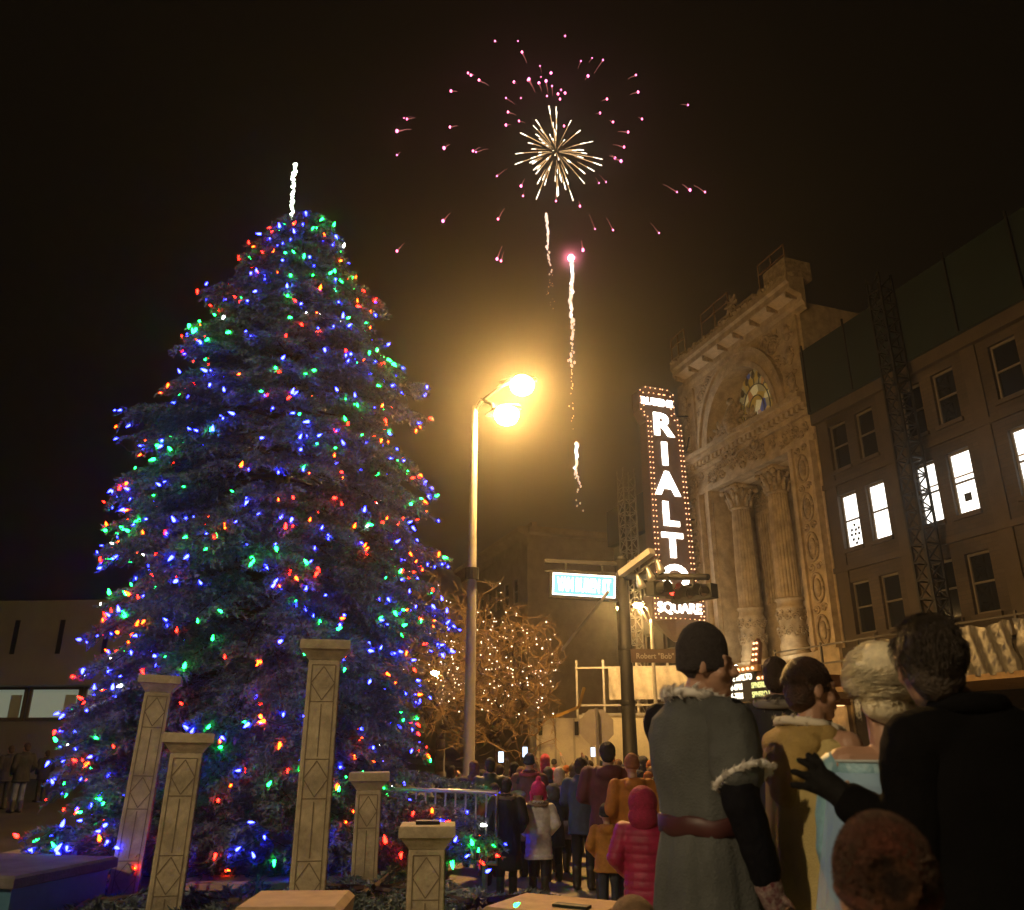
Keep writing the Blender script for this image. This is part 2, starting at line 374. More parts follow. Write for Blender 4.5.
# entablature: frieze, mouldings, modillions
for z0, z1, pr, nm in ((13.2,13.45,-.16,'moulding'),(13.45,14.35,-.08,'frieze'),(14.35,14.55,-.25,'moulding'),(14.78,15.0,-.55,'moulding'),(15.0,15.22,-.7,'moulding')):
    b = MB(); b.box(XL-.02, XR+.02, pr, .002, z0, z1); b.build(nm, STONE, TH)
b = MB()
for k in range(30): b.box(XL+.1+k*.333, XL+.28+k*.333, -.45, .002, 14.55, 14.78)
b.build('modillion_row', STONE, TH)
b = MB(); foliage_relief(b, XL+.2, XR-.2, 13.6, 14.2, -.1, 54, 3, .26)
leafball(b, (AC-1.1, -.35, 15.6), .6); leafball(b, (AC+.1, -.35, 15.9), .75, 9); leafball(b, (AC+1.2,-.35,15.5), .55)
leafball(b, (AC-1.9,-.3,15.2), .5); b.tube([(AC,-.5,15.1),(AC-.12,-.55,15.8),(AC,-.5,16.3),(AC+.06,-.45,16.55)],[.28,.34,.2,.1],8); b.ell((AC,-.5,16.7),.19,10,7)   # seated relief figure
foliage_relief(b, AC-1.8, AC+1.6, 14.2, 15.4, -.3, 16, 5, .35)
b.build('relief_ornament', STONE2, TH, True)
# top cornice, soffit panels, parapet blocks, attic band
CPROF = [(0,18.95),(-.1,19.0),(-.1,19.2),(-.2,19.35),(-.22,19.62),(-.8,19.8),(-.8,20.05),(-.92,20.15),(-.92,20.4),(0,20.45)]
CL, CR = -33.5, -24.0
b = MB(); b.loft([[(x, y, z) for y, z in CPROF] for x in (CL, CR)]); b.build('cornice', STONE, TH)
for k in range(8): b = MB(); b.box(CL+.2+k*1.28, CL+.25+k*1.28, -.78, -.215, 19.5, 19.79); b.build('cornice_bracket', STONE2, TH)
b = MB()
for k in range(7): b.loft([[(CL+.3+k*1.28,y,z),(CL+1.38+k*1.28,y,z)] + [(CL+1.38+k*1.28,y2,z2),(CL+.3+k*1.28,y2,z2)] for (y,z),(y2,z2) in (((-.77,19.785),(-.25,19.625)),((-.77,19.77),(-.25,19.61)))])
b.build('soffit_panel', mat('pale_terracotta',(.55,.45,.3),.7,var=.2,scale=3), TH)
b = MB(); q = random.Random(4)
for k in range(32):
    x = CL + .1 + k*.3; b.ell((x, -.7 + q.uniform(-.1,.1), 20.5 + q.uniform(0,.1)), (.2, .24, .13+q.uniform(0,.15)), 7, 5)
b.box(CL+4.2, CL+7.0, -.7, -.1, 20.43, 20.95); b.box(CR-1.5, CR-.02, -.85, .5, 20.43, 21.3); b.box(CL, CL+1.2, -.8, 0, 20.43, 20.8)
leafball(b, (CL+5.6,-.8,21.1), .5, 8)
b.build('parapet', STONE2, TH, False)
for xa, xb in ((CL, CL+1.3), (CL+2.9, CL+5.2), (CL+7.6, CR-.1)):
    b = MB()
    for z in (21.5, 22.0): b.bar((xa,-.75,z),(xb,-.75,z),.05)
    for k in range(3): b.bar((xa+(xb-xa)*k/2,-.75,20.4),(xa+(xb-xa)*k/2,-.75,22.0),.05)
    b.build('railing', mat('rusty_rail',(.2,.12,.06),.7), TH)
# flanking ornamental pilasters
for xa, xb in ((-34.3,-32.75), (-25.9,-24.6)):
    b = MB(); b.box(xa, xb, -.18, .002, 0, 13.19)
    b.box(xa, xa+.16, -.3, -.178, 5, 13.19); b.box(xb-.16, xb, -.3, -.178, 5, 13.19); b.build('pilaster', STONE, TH)
    b = MB(); c = (xa+xb)/2
    for k in range(5):
        z = 5.7 + k*1.62; b.tube([(c+.3*math.cos(a), -.24, z+.55*math.sin(a)) for a in [2*PI*j/20 for j in range(21)]], .06, 6); b.ell((c,-.22,z),(.17,.12,.36),10,7)
        for s_ in (-1,1): spiral(b, c+s_*.2, z+.82, .17, -.22, s_, 1.4, .05, s_)
    b.build('pilaster_medallion', STONE2, TH, True)
    b = MB(); b.box(xa+.05, xb-.05, -.14, .002, 15.23, 18.99); b.build('upper_pilaster', STONE, TH)
    b = MB(); foliage_relief(b, xa+.35, xb-.35, 15.5, 18.7, -.16, 12, 11, .28)
    for k in range(3): b.ell((c,-.2,16.1+k*1.15),(.2,.14,.42),10,7)
    b.build('upper_relief', STONE2, TH, True)
b = MB()
for cx_, cz_, r_ in ((-32.1,18.3,.5),(-26.4,18.3,.5),(-31.5,18.75,.3),(-26.9,18.75,.3),(-32.3,17.4,.3),(-26.2,17.4,.3)): spiral(b, cx_, cz_, r_, -.05, 1, 1.6, .09)
foliage_relief(b,-32.5,-31.9,17,18.9,-.05,9,21,.25); foliage_relief(b,-26.5,-25.9,17,18.9,-.05,9,22,.25)
b.build('spandrel_scroll', STONE2, TH, True)
for x in (-32.45, -32.15, -26.12): # jamb mouldings
    b = MB(); b.box(x-.08, x+.08, -.1 if x != -32.15 else -.22, .002, 5, 13.19); b.build('jamb_moulding', STONE, TH)
# columns
def flute_ring(x, y, r, z, n=20):
    out = []
    for k in range(n*3):
        a = 2*PI*k/(n*3); out.append((x + (r if k % 3 else r*.9)*math.cos(a), y + (r if k % 3 else r*.9)*math.sin(a), z))
    return out
def column(x, y):
    b = MB(); b.loft([flute_ring(x, y, r, z) for r, z in ((.5,7.42),(.5,8.4),(.49,9.5),(.46,11),(.42,12.05))]); c = b.build('column', STONE, TH)
    b = MB(); b.lathe([(.62,5.0),(.64,5.2),(.55,5.3),(.6,5.45),(.53,5.6),(.53,6.95),(.6,7.0),(.53,7.08),(.53,7.3),(.6,7.34),(.6,7.43)], c=(x,y,0), n=24)
    b.box(x-.7, x+.7, y-.7, y+.7, 4.7, 5.0); b.build('drum', STONE, c, True)
    b = MB()
    for k in range(22):
        a = 2*PI*k/11; z = 5.95 if k < 11 else 6.6
        M = Matrix.Translation((x,y,0)) @ Matrix.Rotation(a,4,'Z')
        b2 = MB(); spiral(b2, 0, z, .15, -.55, 1 if k % 2 else -1, 1.3, .035); leafball(b2, (0.16,-.54,z+.22), .12, 5)
        b.add([M @ Vector(v) for v in b2.v], b2.f)
    b.build('drum_relief', STONE2, c, True)
    b = MB(); b.lathe([(.43,12.0),(.5,12.08),(.44,12.14),(.46,12.9),(.5,13.0)], c=(x,y,0), n=20); b.box(x-.62, x+.62, y-.62, y+.62, 13.03, 13.19)
    for k in range(8):
        for lvl, (r0, z0, hh) in enumerate(((.45,12.15,.5),(.46,12.45,.5))):
            a = 2*PI*(k + lvl*.5)/8; d = Vector((math.cos(a), math.sin(a), 0)); p = Vector((x,y,z0)) + d*r0
            b.tube([p, p + d*.06 + Vector((0,0,hh*.6)), p + d*.2 + Vector((0,0,hh)), p + d*.24 + Vector((0,0,hh*.8))], [.1,.11,.08,.03], 5)
    for sx in (-1,1):
        for sy in (-1,1): b.ell((x+sx*.55, y+sy*.55, 12.93), (.15,.15,.15), 8, 5)
    b.build('capital', STONE2, c, True)
def pilaster(x, y):
    b = MB(); b.box(x-.52, x+.52, y, y+.25, 7.3, 12.1); n = 6
    for k in range(n): b.box(x-.52+k*.18, x-.40+k*.18, y-.06, y+.002, 7.7, 11.9)
    c = b.build('pilaster', STONE, TH)
    b = MB(); b.box(x-.58, x+.58, y-.1, y+.25, 5.0, 7.1); b.box(x-.64, x+.64, y-.16, y+.25, 7.1, 7.32); b.box(x-.4, x+.4, y-.14, y-.098, 5.5, 6.8); b.build('pedestal', STONE, c)
    b = MB(); b.box(x-.52, x+.52, y-.08, y+.25, 12.1, 13.1); foliage_relief(b, x-.45, x+.45, 12.3, 12.95, y-.12, 14, int(x*10), .17); b.build('capital', STONE2, c, True)
for x in (-31.0, -28.25): column(x, .8)
pilaster(-32.4+.0, 1.2) if False else None; pilaster(-30.75, 1.95); pilaster(-27.7, 1.95)
b = MB(); b.box(OL+.1, OR-.1, .5, 1.0, 13.195, 13.3); b.build('lintel', mat('pale_soffit',(.6,.5,.35),.7), TH)
for x in (-30.6, -27.7):
    b = MB(); b.lathe([(.05,4.46),(.05,4.62),(.13,4.66),(.15,4.82)], c=(x,-.6,0), n=10); f_ = b.build('uplight', DKMETAL, TH, True)
    b = MB(); b.lathe([(.12,4.8),(.10,4.83)], c=(x,-.6,0), n=12); b.build('lens', emit('uplight_lens',(1,.92,.7),220), f_)
# marquee hood over the entrance, readerboard on its street face
MQ = thing('marquee', FO, FRZ, 'theatre marquee edged with glowing bulbs above lines of white lettering', 'marquee')
BROWN = mat('sign_brown', (.11,.045,.02), .55, var=.2)
b = MB(); b.prism([(-33.5,2.95),(-24.55,2.95),(-24.55,4.0),(-26.2,4.0),(-26.2,4.42),(-33.5,4.42)], -2.55, -.02); b.build('canopy', BROWN, MQ)
b = MB(); b.prism([(-33.2,3.12),(-24.75,3.12),(-24.75,3.85),(-26.45,3.85),(-26.45,4.2),(-33.2,4.2)], -2.62, -2.552); b.build('readerboard', mat('black_board',(.012,.012,.012),.4), MQ)
b = MB(); b.box(-33.55,-26.15,-2.72,-2.553,4.2,4.44); b.box(-26.15,-24.5,-2.72,-2.553,3.85,4.02); b.box(-33.55,-24.5,-2.72,-2.553,2.85,3.12); b.build('trim_band', mat('marquee_gold',(.30,.17,.06),.5), MQ)
LET = emit('board_letters', (1,.97,.8), 2.6); LET2 = emit('board_letters_green', (.75,.85,.35), 1.1)
for i, (t1, t2, x1, x2) in enumerate((('AT THE RIALTO', '', -28.75, 0), ('2:00-6PM', 'SPNSRD BY', -28.45, -26.75), ('6-7PM', 'SPNSRD BY CH', -28.1, -26.75))):
    z = 4.03 - i*.335
    text_obj('lettering', t1, .31, LET, MQ, Matrix.Translation((x1, -2.63, z)) @ STAND, .008, .008, 'LEFT', .95)
    if t2: text_obj('lettering', t2, .29, LET2, MQ, Matrix.Translation((x2, -2.63, z)) @ STAND, .008, .005, 'LEFT', .9)
b = MB()
for k in range(30):
    x = -33.3+k*.3; 
    b.ell((x, -2.76, 4.32 if x < -26.3 else 3.93), .06, 8, 5); b.ell((x, -2.76, 2.98), .06, 8, 5)
bl = b.build('bulb_row', BULBW, MQ, True)
b = MB(); b.prism([(-26.75,4.45),(-26.25,4.45),(-26.05,5.2),(-26.2,5.4),(-26.45,5.2)], -2.6, -2.45); fin = b.build('corner_fin', BROWN, MQ)
b = MB()
for k in range(4): b.ell((-26.5+k*.06,-2.64,4.62+k*.2), .045, 8, 5); b.ell((-26.3+k*.05,-2.64,4.62+k*.2), .045, 8, 5)
b.build('fin_bulbs', BULBW, fin, True)
b = MB(); b.box(-33.4,-24.7,-2.5,-.1,2.92,2.948); b.build('soffit_lights', emit('soffit_glow',(1,.6,.25),2.0), MQ)

# vertical blade sign, its face square to the street
BS = thing('blade_sign', FO + Vector((-.17*math.cos(R(20)),-.17*math.sin(R(20)),0)), FRZ, 'tall vertical lit sign spelling RIALTO SQUARE hung on the theatre front', 'sign')
SX = -33.0
def bladepoly(g=0):   # in y,z
    P = [(-2.68,8.4),(-2.68,16.85),(-3.02,17.45),(-3.02,18.5),(-2.7,18.78),(-1.3,18.78),(-.98,18.5),(-.98,17.45),(-.66,16.85),(-.46,8.4)]
    return P
b = MB(); P = bladepoly(); n = len(P)
b.add([(SX,y,z) for y,z in P] + [(SX-.7,y,z) for y,z in P], [tuple(range(n)), tuple(range(2*n-1,n-1,-1))] + [(i,(i+1)%n,n+(i+1)%n,n+i) for i in range(n)])
b.build('sign_body', BROWN, BS)
b = MB(); b.box(SX-.75, SX+.1, -2.95, -.2, 7.0, 8.15); b.lathe([(.15,6.1),(.5,6.4),(.9,6.8),(1.05,7.0)], c=(SX-.35,-1.55,0), n=12); b.build('lower_panel', BROWN, BS)
b = MB()
for z in (9,12,15,17.5): b.bar((SX-.35,-.8,z),(SX-.35,.0,z+.1),.08)
b.tube([(SX-.35,-.3,15.5),(SX-.35,0,16.5)],.04); b.build('bracket', DKMETAL, BS)
SIGNM = Matrix(((0,0,1,SX+.03),(1,0,0,0),(0,1,0,0),(0,0,0,1)))   # text x -> y, text y -> z, normal -> +x
bulbs = []
def edge_pts(P, inset, step):
    c = Vector((-1.7, 13)); out = []
    n = len(P)
    for i in range(n):
        a, d = Vector(P[i]), Vector(P[(i+1)%n]); L = (d-a).length; k = max(1, int(L/step))
        for j in range(k):
            p = a + (d-a)*j/k; out.append((p.x + (inset if p.x < -1.75 else -inset), p.y - (inset if p.y > 18.6 else 0)))
    return out
for ins, off in ((.07,0),(.24,.12)): bulbs += edge_pts([(y, z-off if z > 17.4 else z) for y, z in P], ins, .27)
bb = MB()
for y, z in bulbs:
    bb.ell((SX+.06, y, z), .034, 6, 4)
for k in range(11):
    for z in (7.08, 8.07): bb.ell((SX+.15, -2.85+k*.255, z), .034, 6, 4)
for k in range(4):
    for y in (-2.87,-2.7,-.45,-.28): bb.ell((SX+.15, y, 7.25+k*.24), .034, 6, 4)
bb.build('bulb_border', BULBW, BS, True)
for i, ch in enumerate('RIALTO'):
    text_obj('letter', ch, 1.62, SIGNLET, BS, Matrix.Translation((0, -1.78+i*.035, 16.72-i*1.55)) @ SIGNM, .03, .06, 'CENTER', 1.12)
text_obj('lettering', 'RUBENS', .5, SIGNLET, BS, Matrix.Translation((0,-2.0,17.95)) @ SIGNM, .03, .02, 'CENTER', 1.0)
text_obj('lettering', 'SQUARE', .66, SIGNLET, BS, Matrix.Translation((.1,-1.55,7.56)) @ SIGNM, .03, .012, 'CENTER', .95)

# ------------------------------------------------------------------ office block right of the theatre
OB = thing('office_building', FO, FRZ, 'tan brick office block with three bright upstairs windows beside the theatre', 'building')
wins = []
PX = (-23.75,-22.35,-20.1,-18.72,-16.4,-15.0,-12.8,-11.4)
for i, x in enumerate(PX):
    wd = .9
    wins += [(x, x+wd, 8.5, 10.6, i), (x-.05 if i % 2 == 0 else x, x+wd, 11.6, 13.45, 99), (x, x+wd, 5.35, 7.25, 99)]
b = MB(); wall_holes(b, -24.45, -6, 0, 14.2, [h[:4] for h in wins], 0, .28)
b.box(-24.45, -6, .6, 18, 0, 14.15); b.add([(-6,0,0),(-6,.6,0),(-6,.6,14.2),(-6,0,14.2)],[(0,1,2,3)])
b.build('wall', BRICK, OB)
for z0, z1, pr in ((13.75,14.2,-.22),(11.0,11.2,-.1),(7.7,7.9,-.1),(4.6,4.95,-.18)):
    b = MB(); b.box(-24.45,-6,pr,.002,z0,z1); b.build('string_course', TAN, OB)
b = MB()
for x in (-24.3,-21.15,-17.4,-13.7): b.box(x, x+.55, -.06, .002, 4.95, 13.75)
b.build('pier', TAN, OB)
LITW = {0,1,2,3,4,5}
paper = mat('paper_squares', (.03,.03,.03), .8)
for x0, x1, z0, z1, i in wins:
    lit = i in LITW
    f = MB(); zm = (z0+z1)/2 + .02
    for a in ((x0,x0+.07,z0,z1),(x1-.07,x1,z0,z1),(x0+.07,x1-.07,z0,z0+.08),(x0+.07,x1-.07,z1-.08,z1),(x0+.07,x1-.07,zm-.03,zm+.03)):
        f.box(a[0],a[1],.12,.2,a[2],a[3])
    fr = f.build('window', WFRAME, OB)
    p = MB(); p.add([(x0+.07,.17,z0+.08),(x1-.07,.17,z0+.08),(x1-.07,.17,z1-.08),(x0+.07,.17,z1-.08)],[(0,1,2,3)])
    p.build('pane', WHITELIT if lit else GLASSDK, fr)
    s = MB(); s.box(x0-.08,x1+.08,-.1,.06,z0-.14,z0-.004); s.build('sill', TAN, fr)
    if i == 0:
        s = MB()
        for (u, v) in ((.5,.86),(.32,.68),(.55,.66),(.72,.7),(.28,.5),(.5,.5),(.7,.48),(.35,.3),(.62,.28),(.5,.14)):
            s.box(x0+u*.9-.05,x0+u*.9+.05,.15,.165,z0+.05+v*.95-.05,z0+.05+v*.95+.05)
        s.build('paper_decoration', paper, fr)
    if i == 3:
        s = MB(); s.box(x0+.3,x0+.56,.15,.165,z0+.42,z0+.68); s.build('notice', paper, fr)
    if i in (2,3,4,5):
        s = MB(); s.box(x0+.07,x1-.07,.145,.165,z0+1.25,z0+1.3); s.build('blind_edge', mat('blind',(.5,.47,.4),.8), fr)
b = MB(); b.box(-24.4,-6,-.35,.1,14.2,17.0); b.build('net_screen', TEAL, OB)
for k in range(8): b = MB(); b.bar((-24.2+k*2.4,-.42,14.2),(-24.2+k*2.4,-.42,17.2),.06); b.build('net_post', DKMETAL, OB)
# sidewalk shed with hung plastic in front of the block
SH = thing('sidewalk_shed', FO, FRZ, 'scaffold walkway with wrinkled plastic sheeting below the office windows', 'scaffold shed')
PLAS = mat('plastic_sheet', (.08,.075,.065), .35, var=.4, scale=3, bump=.8, bscale=5)
b = MB(); b.box(-23.6,-7,-4,-.3,3.1,3.25); b.build('deck', mat('plywood',(.3,.2,.1),.8,var=.3), SH)
for k in range(8):
    b = MB(); b.bar((-23.5+k*2.3,-3.9,0.13),(-23.5+k*2.3,-3.9,4.65),.06); b.build('post', mat('scaffold_steel',(.09,.08,.07),.5,.5), SH)
b = MB(); 
for z in (4.0,4.55): b.bar((-23.6,-3.9,z),(-7,-3.9,z),.05)
b.build('rail', mat('scaffold_steel',(.09,.08,.07),.5,.5), SH)
for x0, x1 in ((-19.2,-16.9),(-16.8,-14.4),(-14.3,-11)):
    b = MB(); nx, nz = 30, 8; q = random.Random(int(-x0*10)); ph = q.random()*9
    vs = [(x0+(x1-x0)*i/nx, -3.98 + .07*math.sin(i*1.1+ph+j*.5) + .05*math.sin(i*2.7+j*1.3), 3.2 + 1.2*j/nz + .06*math.sin(i*.5+ph)*(j==nz)) for i in range(nx+1) for j in range(nz+1)]
    b.add(vs, [(i*(nz+1)+j, (i+1)*(nz+1)+j, (i+1)*(nz+1)+j+1, i*(nz+1)+j+1) for i in range(nx) for j in range(nz)])
    b.build('plastic_sheet', PLAS, SH, True)
# lattice hoist masts
def mast(loc, rz, w_, z0, z1, m, label):
    t = thing('lattice_mast', loc, rz, label, 'construction mast'); b = MB(); h = w_/2
    for x in (-h,h):
        for y in (-h,h): b.bar((x,y,z0),(x,y,z1),.07)
    c = b.build('upright', m, t); b = MB(); n = int((z1-z0)/w_)
    for k in range(n):
        z = z0 + k*w_; 
        for (xa,ya),(xb,yb) in (((-h,-h),(h,-h)),((h,-h),(h,h)),((h,h),(-h,h)),((-h,h),(-h,-h))):
            b.bar((xa,ya,z),(xb,yb,z),.045); b.bar((xa,ya,z),(xb,yb,z+w_),.04)
    b.build('bracing', m, t); return t
mast(facade_pt(-19.45,-.75), FRZ, .58, .13, 17.6, DKMETAL, 'dark lattice hoist mast rising in front of the bright office windows')

# ------------------------------------------------------------------ neighbours down the street
def block(label, x0, x1, h, y0, y1, floors, wx, wm, cornice=.6, net=None, flank=False, wallm=TAN, lit=()):
    t = thing('building', FO, FRZ, label, 'building')
    holes = []
    for z in floors:
        x = x0 + .9
        while x + 1.1 < x1 - .5: holes.append((x, x+1.1, z, z+1.9)); x += wx
    b = MB(); wall_holes(b, x0, x1, 0, h, holes, y0, .25); b.box(x0, x1, y0+.5, y1, 0, h-.03)
    for x in (x0, x1): b.add([(x,y0,0),(x,y0+.5,0),(x,y0+.5,h),(x,y0,h)],[(0,1,2,3)])
    b.build('wall', wallm, t)
    for k, (a, c, d, e) in enumerate(holes):
        f = MB(); f.box(a,c,y0+.12,y0+.2,d,d+.1); f.box(a,c,y0+.12,y0+.2,e-.1,e); f.box(a,c,y0+.13,y0+.19,(d+e)/2-.04,(d+e)/2+.04)
        for xx in (a, c-.1): f.box(xx,xx+.1,y0+.12,y0+.2,d+.1,e-.1)
        fr = f.build('window', WFRAME, t)
        p = MB(); p.add([(a,y0+.18,d),(c,y0+.18,d),(c,y0+.18,e),(a,y0+.18,e)],[(0,1,2,3)]); p.build('pane', wm if k not in lit else WHITELIT, fr)
    if cornice:
        b = MB(); b.loft([[(x, y0+y, z) for y, z in ((0,h-1.2),(-.15,h-1.1),(-.2,h-.6),(-cornice,h-.3),(-cornice,h),(-cornice*.9,h+.15),(0,h+.2))] for x in (x0-.3, x1+.4)])
        if flank: b.box(x1+.002, x1+cornice, y0-.1, y1, h-.35, h+.12)
        b.box(x0,x1,y0+.4,y0+.8,h,h+.7); b.build('cornice', wallm, t)
    if net:
        b = MB(); b.box(x0-.1, x1, y0-.35, y0+3, net[0], net[1]); b.build('net_screen', TEAL, t)
    return t
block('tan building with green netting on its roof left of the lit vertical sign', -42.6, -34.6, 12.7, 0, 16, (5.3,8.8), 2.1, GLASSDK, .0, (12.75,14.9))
block('dim corner block with heavy cornice and rows of dark windows far down the street', -74, -57, 17.3, 0, 22, (4.5,8.2,12.0), 2.15, GLASSDK, .9, None, True, mat('grey_brick',(.34,.27,.2),.85,var=.2,scale=1))
t = thing('building', FO, FRZ, 'low pale block with round pillars below the lit street name sign', 'building')
PALE = mat('pale_concrete', (.34,.3,.24), .8, var=.2)
b = MB(); b.box(-54.6,-44.5,6,20,3.6,8.2); b.box(-54.6,-44.5,9,20,0,3.6); b.build('wall', PALE, t)
for k in range(4):
    b = MB(); b.lathe([(.45,0),(.4,.2),(.4,3.6)], c=(-44.9-k*3,6.6,0), n=14); b.build('pillar', PALE, t, True)
b = MB()
for k in range(12): b.box(-44.5,-44.42,6.3+k*1.1,6.8+k*1.1,4.4,7.4)
b.build('window_strip', GLASSDK, t)
mast(facade_pt(-39.0,-.9), FRZ, .72, .13, 16.4, GALV, 'pale lattice scaffold mast beside the vertical theatre sign')
# distant dark rooftops close the end of the street
for (x, y, sx, sy, h, lb) in ((-26,88,26,14,12,'dark flat block closing the far end of the street behind the bare tree'), (-46,74,16,16,9,'low dark block far behind the lit spruce')):
    t = thing('building', (x,y,0), 0, lb, 'building'); b = MB(); hs = [(-sx/2+1.5+k*2.6, -sx/2+2.7+k*2.6, z, z+1.8) for k in range(int((sx-3)/2.6)) for z in (2.2,5.6) ]
    wall_holes(b,-sx/2,sx/2,0,h,hs,-sy/2,.3); b.box(-sx/2,sx/2,-sy/2+.5,sy/2,0,h-.02); b.build('wall', mat('dark_brick',(.12,.08,.06),.9,var=.2), t)
    for k, (a,c,d,e) in enumerate(hs):
        f = MB(); f.box(a,c,-sy/2+.1,-sy/2+.2,(d+e)/2-.05,(d+e)/2+.05); f.box(a,c,-sy/2+.1,-sy/2+.2,e-.1,e); f.box(a,c,-sy/2+.1,-sy/2+.2,d,d+.1); fr = f.build('window', WFRAME, t)
        p = MB(); p.add([(a,-sy/2+.25,d),(c,-sy/2+.25,d),(c,-sy/2+.25,e),(a,-sy/2+.25,e)],[(0,1,2,3)]); p.build('pane', GLASSDK, fr)
    b = MB(); b.box(-sx/2-.3,sx/2+.3,-sy/2-.35,sy/2,h,h+.5); b.build('parapet', mat('dark_brick',(.12,.08,.06)), t)
# pale bank-like building across the street on the left
t = thing('building', (-27,42,0), R(-4), 'low pale building with a strip of lit windows behind the spruce', 'building')
b = MB(); b.box(-22,8.6,0,16,4.4,8.6); b.box(-22,8.0,1.5,16,0,4.4); b.build('wall', mat('cream_panel',(.25,.24,.21),.8,var=.15,scale=.5), t)
b = MB()
for k in range(12): b.box(-20+k*2.4,-19.75+k*2.4,-.03,-.002,5.9,7.6)
b.build('slot', DKMETAL, t)
for k in range(10):
    x = -21+k*2.9; b = MB()
    for a in (x, x+2.6): b.box(a,a+.12,1.3,1.45,2.75,4.38)
    b.box(x+.12,x+2.6,1.3,1.45,4.26,4.38); b.box(x+.12,x+2.6,1.3,1.45,2.75,2.9); fr = b.build('window', WFRAME, t)
    p = MB(); p.add([(x+.12,1.4,2.9),(x+2.6,1.4,2.9),(x+2.6,1.4,4.26),(x+.12,1.4,4.26)],[(0,1,2,3)]); p.build('pane', emit('shop_glow',(.75,.9,.72),.16) if k > 4 else GLASSDK, fr)
    if k > 4:
        p = MB(); p.add([(x+1.9,1.36,2.9),(x+2.5,1.36,2.9),(x+2.5,1.36,4.0),(x+1.9,1.36,4.0)],[(0,1,2,3)]); p.build('poster', mat('poster_pale',(.5,.55,.45),.5), fr)

# ------------------------------------------------------------------ the spruce
TC = Vector((-3.30, 11.0, 0))
PROF = [(-.1,1.75),(.4,1.85),(.95,1.98),(2.15,2.15),(3.45,2.14),(4.86,1.98),(6.4,1.6),(7.3,1.28),(8.1,.92),(8.8,.55),(9.25,.28),(9.55,.1)]
def prof(z): return float(np.interp(z, [p[0] for p in PROF], [p[1] for p in PROF]))
verts = []; faces_n = 0
tips = []
NW = 1.0
def needles(p0, p1, droop, n, ln):
    """needle blades all round a twig from p0 to p1"""
    t = rng.random(n)**.85; base = p0 + (p1-p0)*t[:,None]; base[:,2] -= droop*t*t
    d = p1 - p0; L = np.linalg.norm(d); d = d / (L + 1e-9)
    q = rng.normal(size=(n,3)); q -= (q@d)[:,None]*d; q /= np.linalg.norm(q, axis=1)[:,None] + 1e-9
    dirn = q*.75 + d*.8; dirn /= np.linalg.norm(dirn, axis=1)[:,None]
    side = np.cross(dirn, rng.normal(size=(n,3))); side /= np.linalg.norm(side, axis=1)[:,None] + 1e-9
    l = ln*(.7 + .6*rng.random(n)); wdt = (.0085 + .007*rng.random(n))*NW
    a = base - side*wdt[:,None]; c = base + side*wdt[:,None]; e = base + dirn*l[:,None]
    verts.append(np.stack([a, c, e], axis=1).reshape(-1,3))
stems = MB()
def bough(z, ang, rad, dens=1.0, drop=.18, base=None, pull=0):
    o = TC if base is None else base
    d = np.array([math.cos(ang), math.sin(ang), 0.]); sd = np.array([-d[1], d[0], 0])
    p0 = np.array([o.x, o.y, z]) + d*.08
    rise = .28 if z > 6 else .05
    dco = (drop+.25)*(min(1, max(0, z-.25)/1.7) if base is None else 1)
    def pt(t): return p0 + d*rad*t + np.array([0,0, rise*rad*t - dco*rad*t*t + .16*rad*max(0,t-.72)])
    pts = [pt(t) for t in np.linspace(0,1,7)]
    stems.tube([Vector(p) for p in pts], list(np.linspace(.028,.006,7)), 4)
    ntw = int((10 + rad*13)*dens)
    for k in range(ntw):
        t = (.3 if rad > 1 else .15) + (.7 if rad > 1 else .85)*(k+rng.random())/ntw; s = -1 if k % 2 else 1
        p = pt(t); l = (.20 + .5*(1-t)*min(1,rad/1.6) + .10*rng.random())*(.75+.55*rng.random())
        dr = d*(.75+.3*rng.random()) + sd*s*(.75+.35*rng.random()) + np.array([0,0,-.25+.5*(rng.random()-.5)]); dr /= np.linalg.norm(dr)
        e = p + dr*l; needles(p, e, .05+.1*rng.random(), int(20+62*l), .06)
        if t > .55: tips.append((e[0], e[1], e[2]-.06, ang))
        if l > .3:
            for s2 in (-1,1):
                m = p + (e-p)*.55; d3 = dr*.8 + np.cross(dr,[0,0,1])*s2*.6 + np.array([0,0,-.3]); f = m + d3*l*.45; needles(m, f, .05, int(10+30*l), .05)
    e = pt(1.0); needles(pt(.75), e, 0, 34, .055); tips.append((e[0], e[1], e[2], ang))
nb = 430
for i in range(nb):
    u = (i + rng.random())/nb; z = .1 + 9.35*(1-(1-u)**.86) if i % 9 else .1 + 9.3*rng.random()
    ang = i*2.39996 + rng.normal()*.25
    lump = 1 + .07*math.sin(3*ang + z*1.9) + .06*math.sin(5*ang - z*2.7)
    rad = prof(z)*lump*(.74 + .36*rng.random())
    front = math.sin(ang) < .25
    if math.cos(ang) < -.3: rad = min(rad, 2.02 if z > 1.2 else 1.75)
    bough(z + .12*rad, ang, max(.12, rad), 1.0 if front else .5)
for k in range(26):  # leader tuft
    a = k*2.4; z = 9.0 + .45*rng.random(); bough(z, a, .16+.32*rng.random()*(9.7-z), .8, -.25)
for a, z, rd in ((-.05,1.5,2.95),(-.3,1.0,2.9),(-.55,.75,3.1),(-.42,.55,3.3),(-.2,.8,3.2),(-.5,1.2,2.8),(.05,1.1,3.0),(-.62,.5,3.0),(-1.4,.7,2.5),(-1.7,.6,2.5),(-2.0,.7,2.5),(-1.1,.6,2.6),(-.8,.6,2.8)):
    bough(z, a, rd, 1.25, .08)
for k in range(46):   # skirt of low boughs hanging over the planter
    bough(.42+.35*rng.random(), -2.05+1.8*(k+rng.random())/46, 2.2+.4*rng.random(), 1.1, -.1)
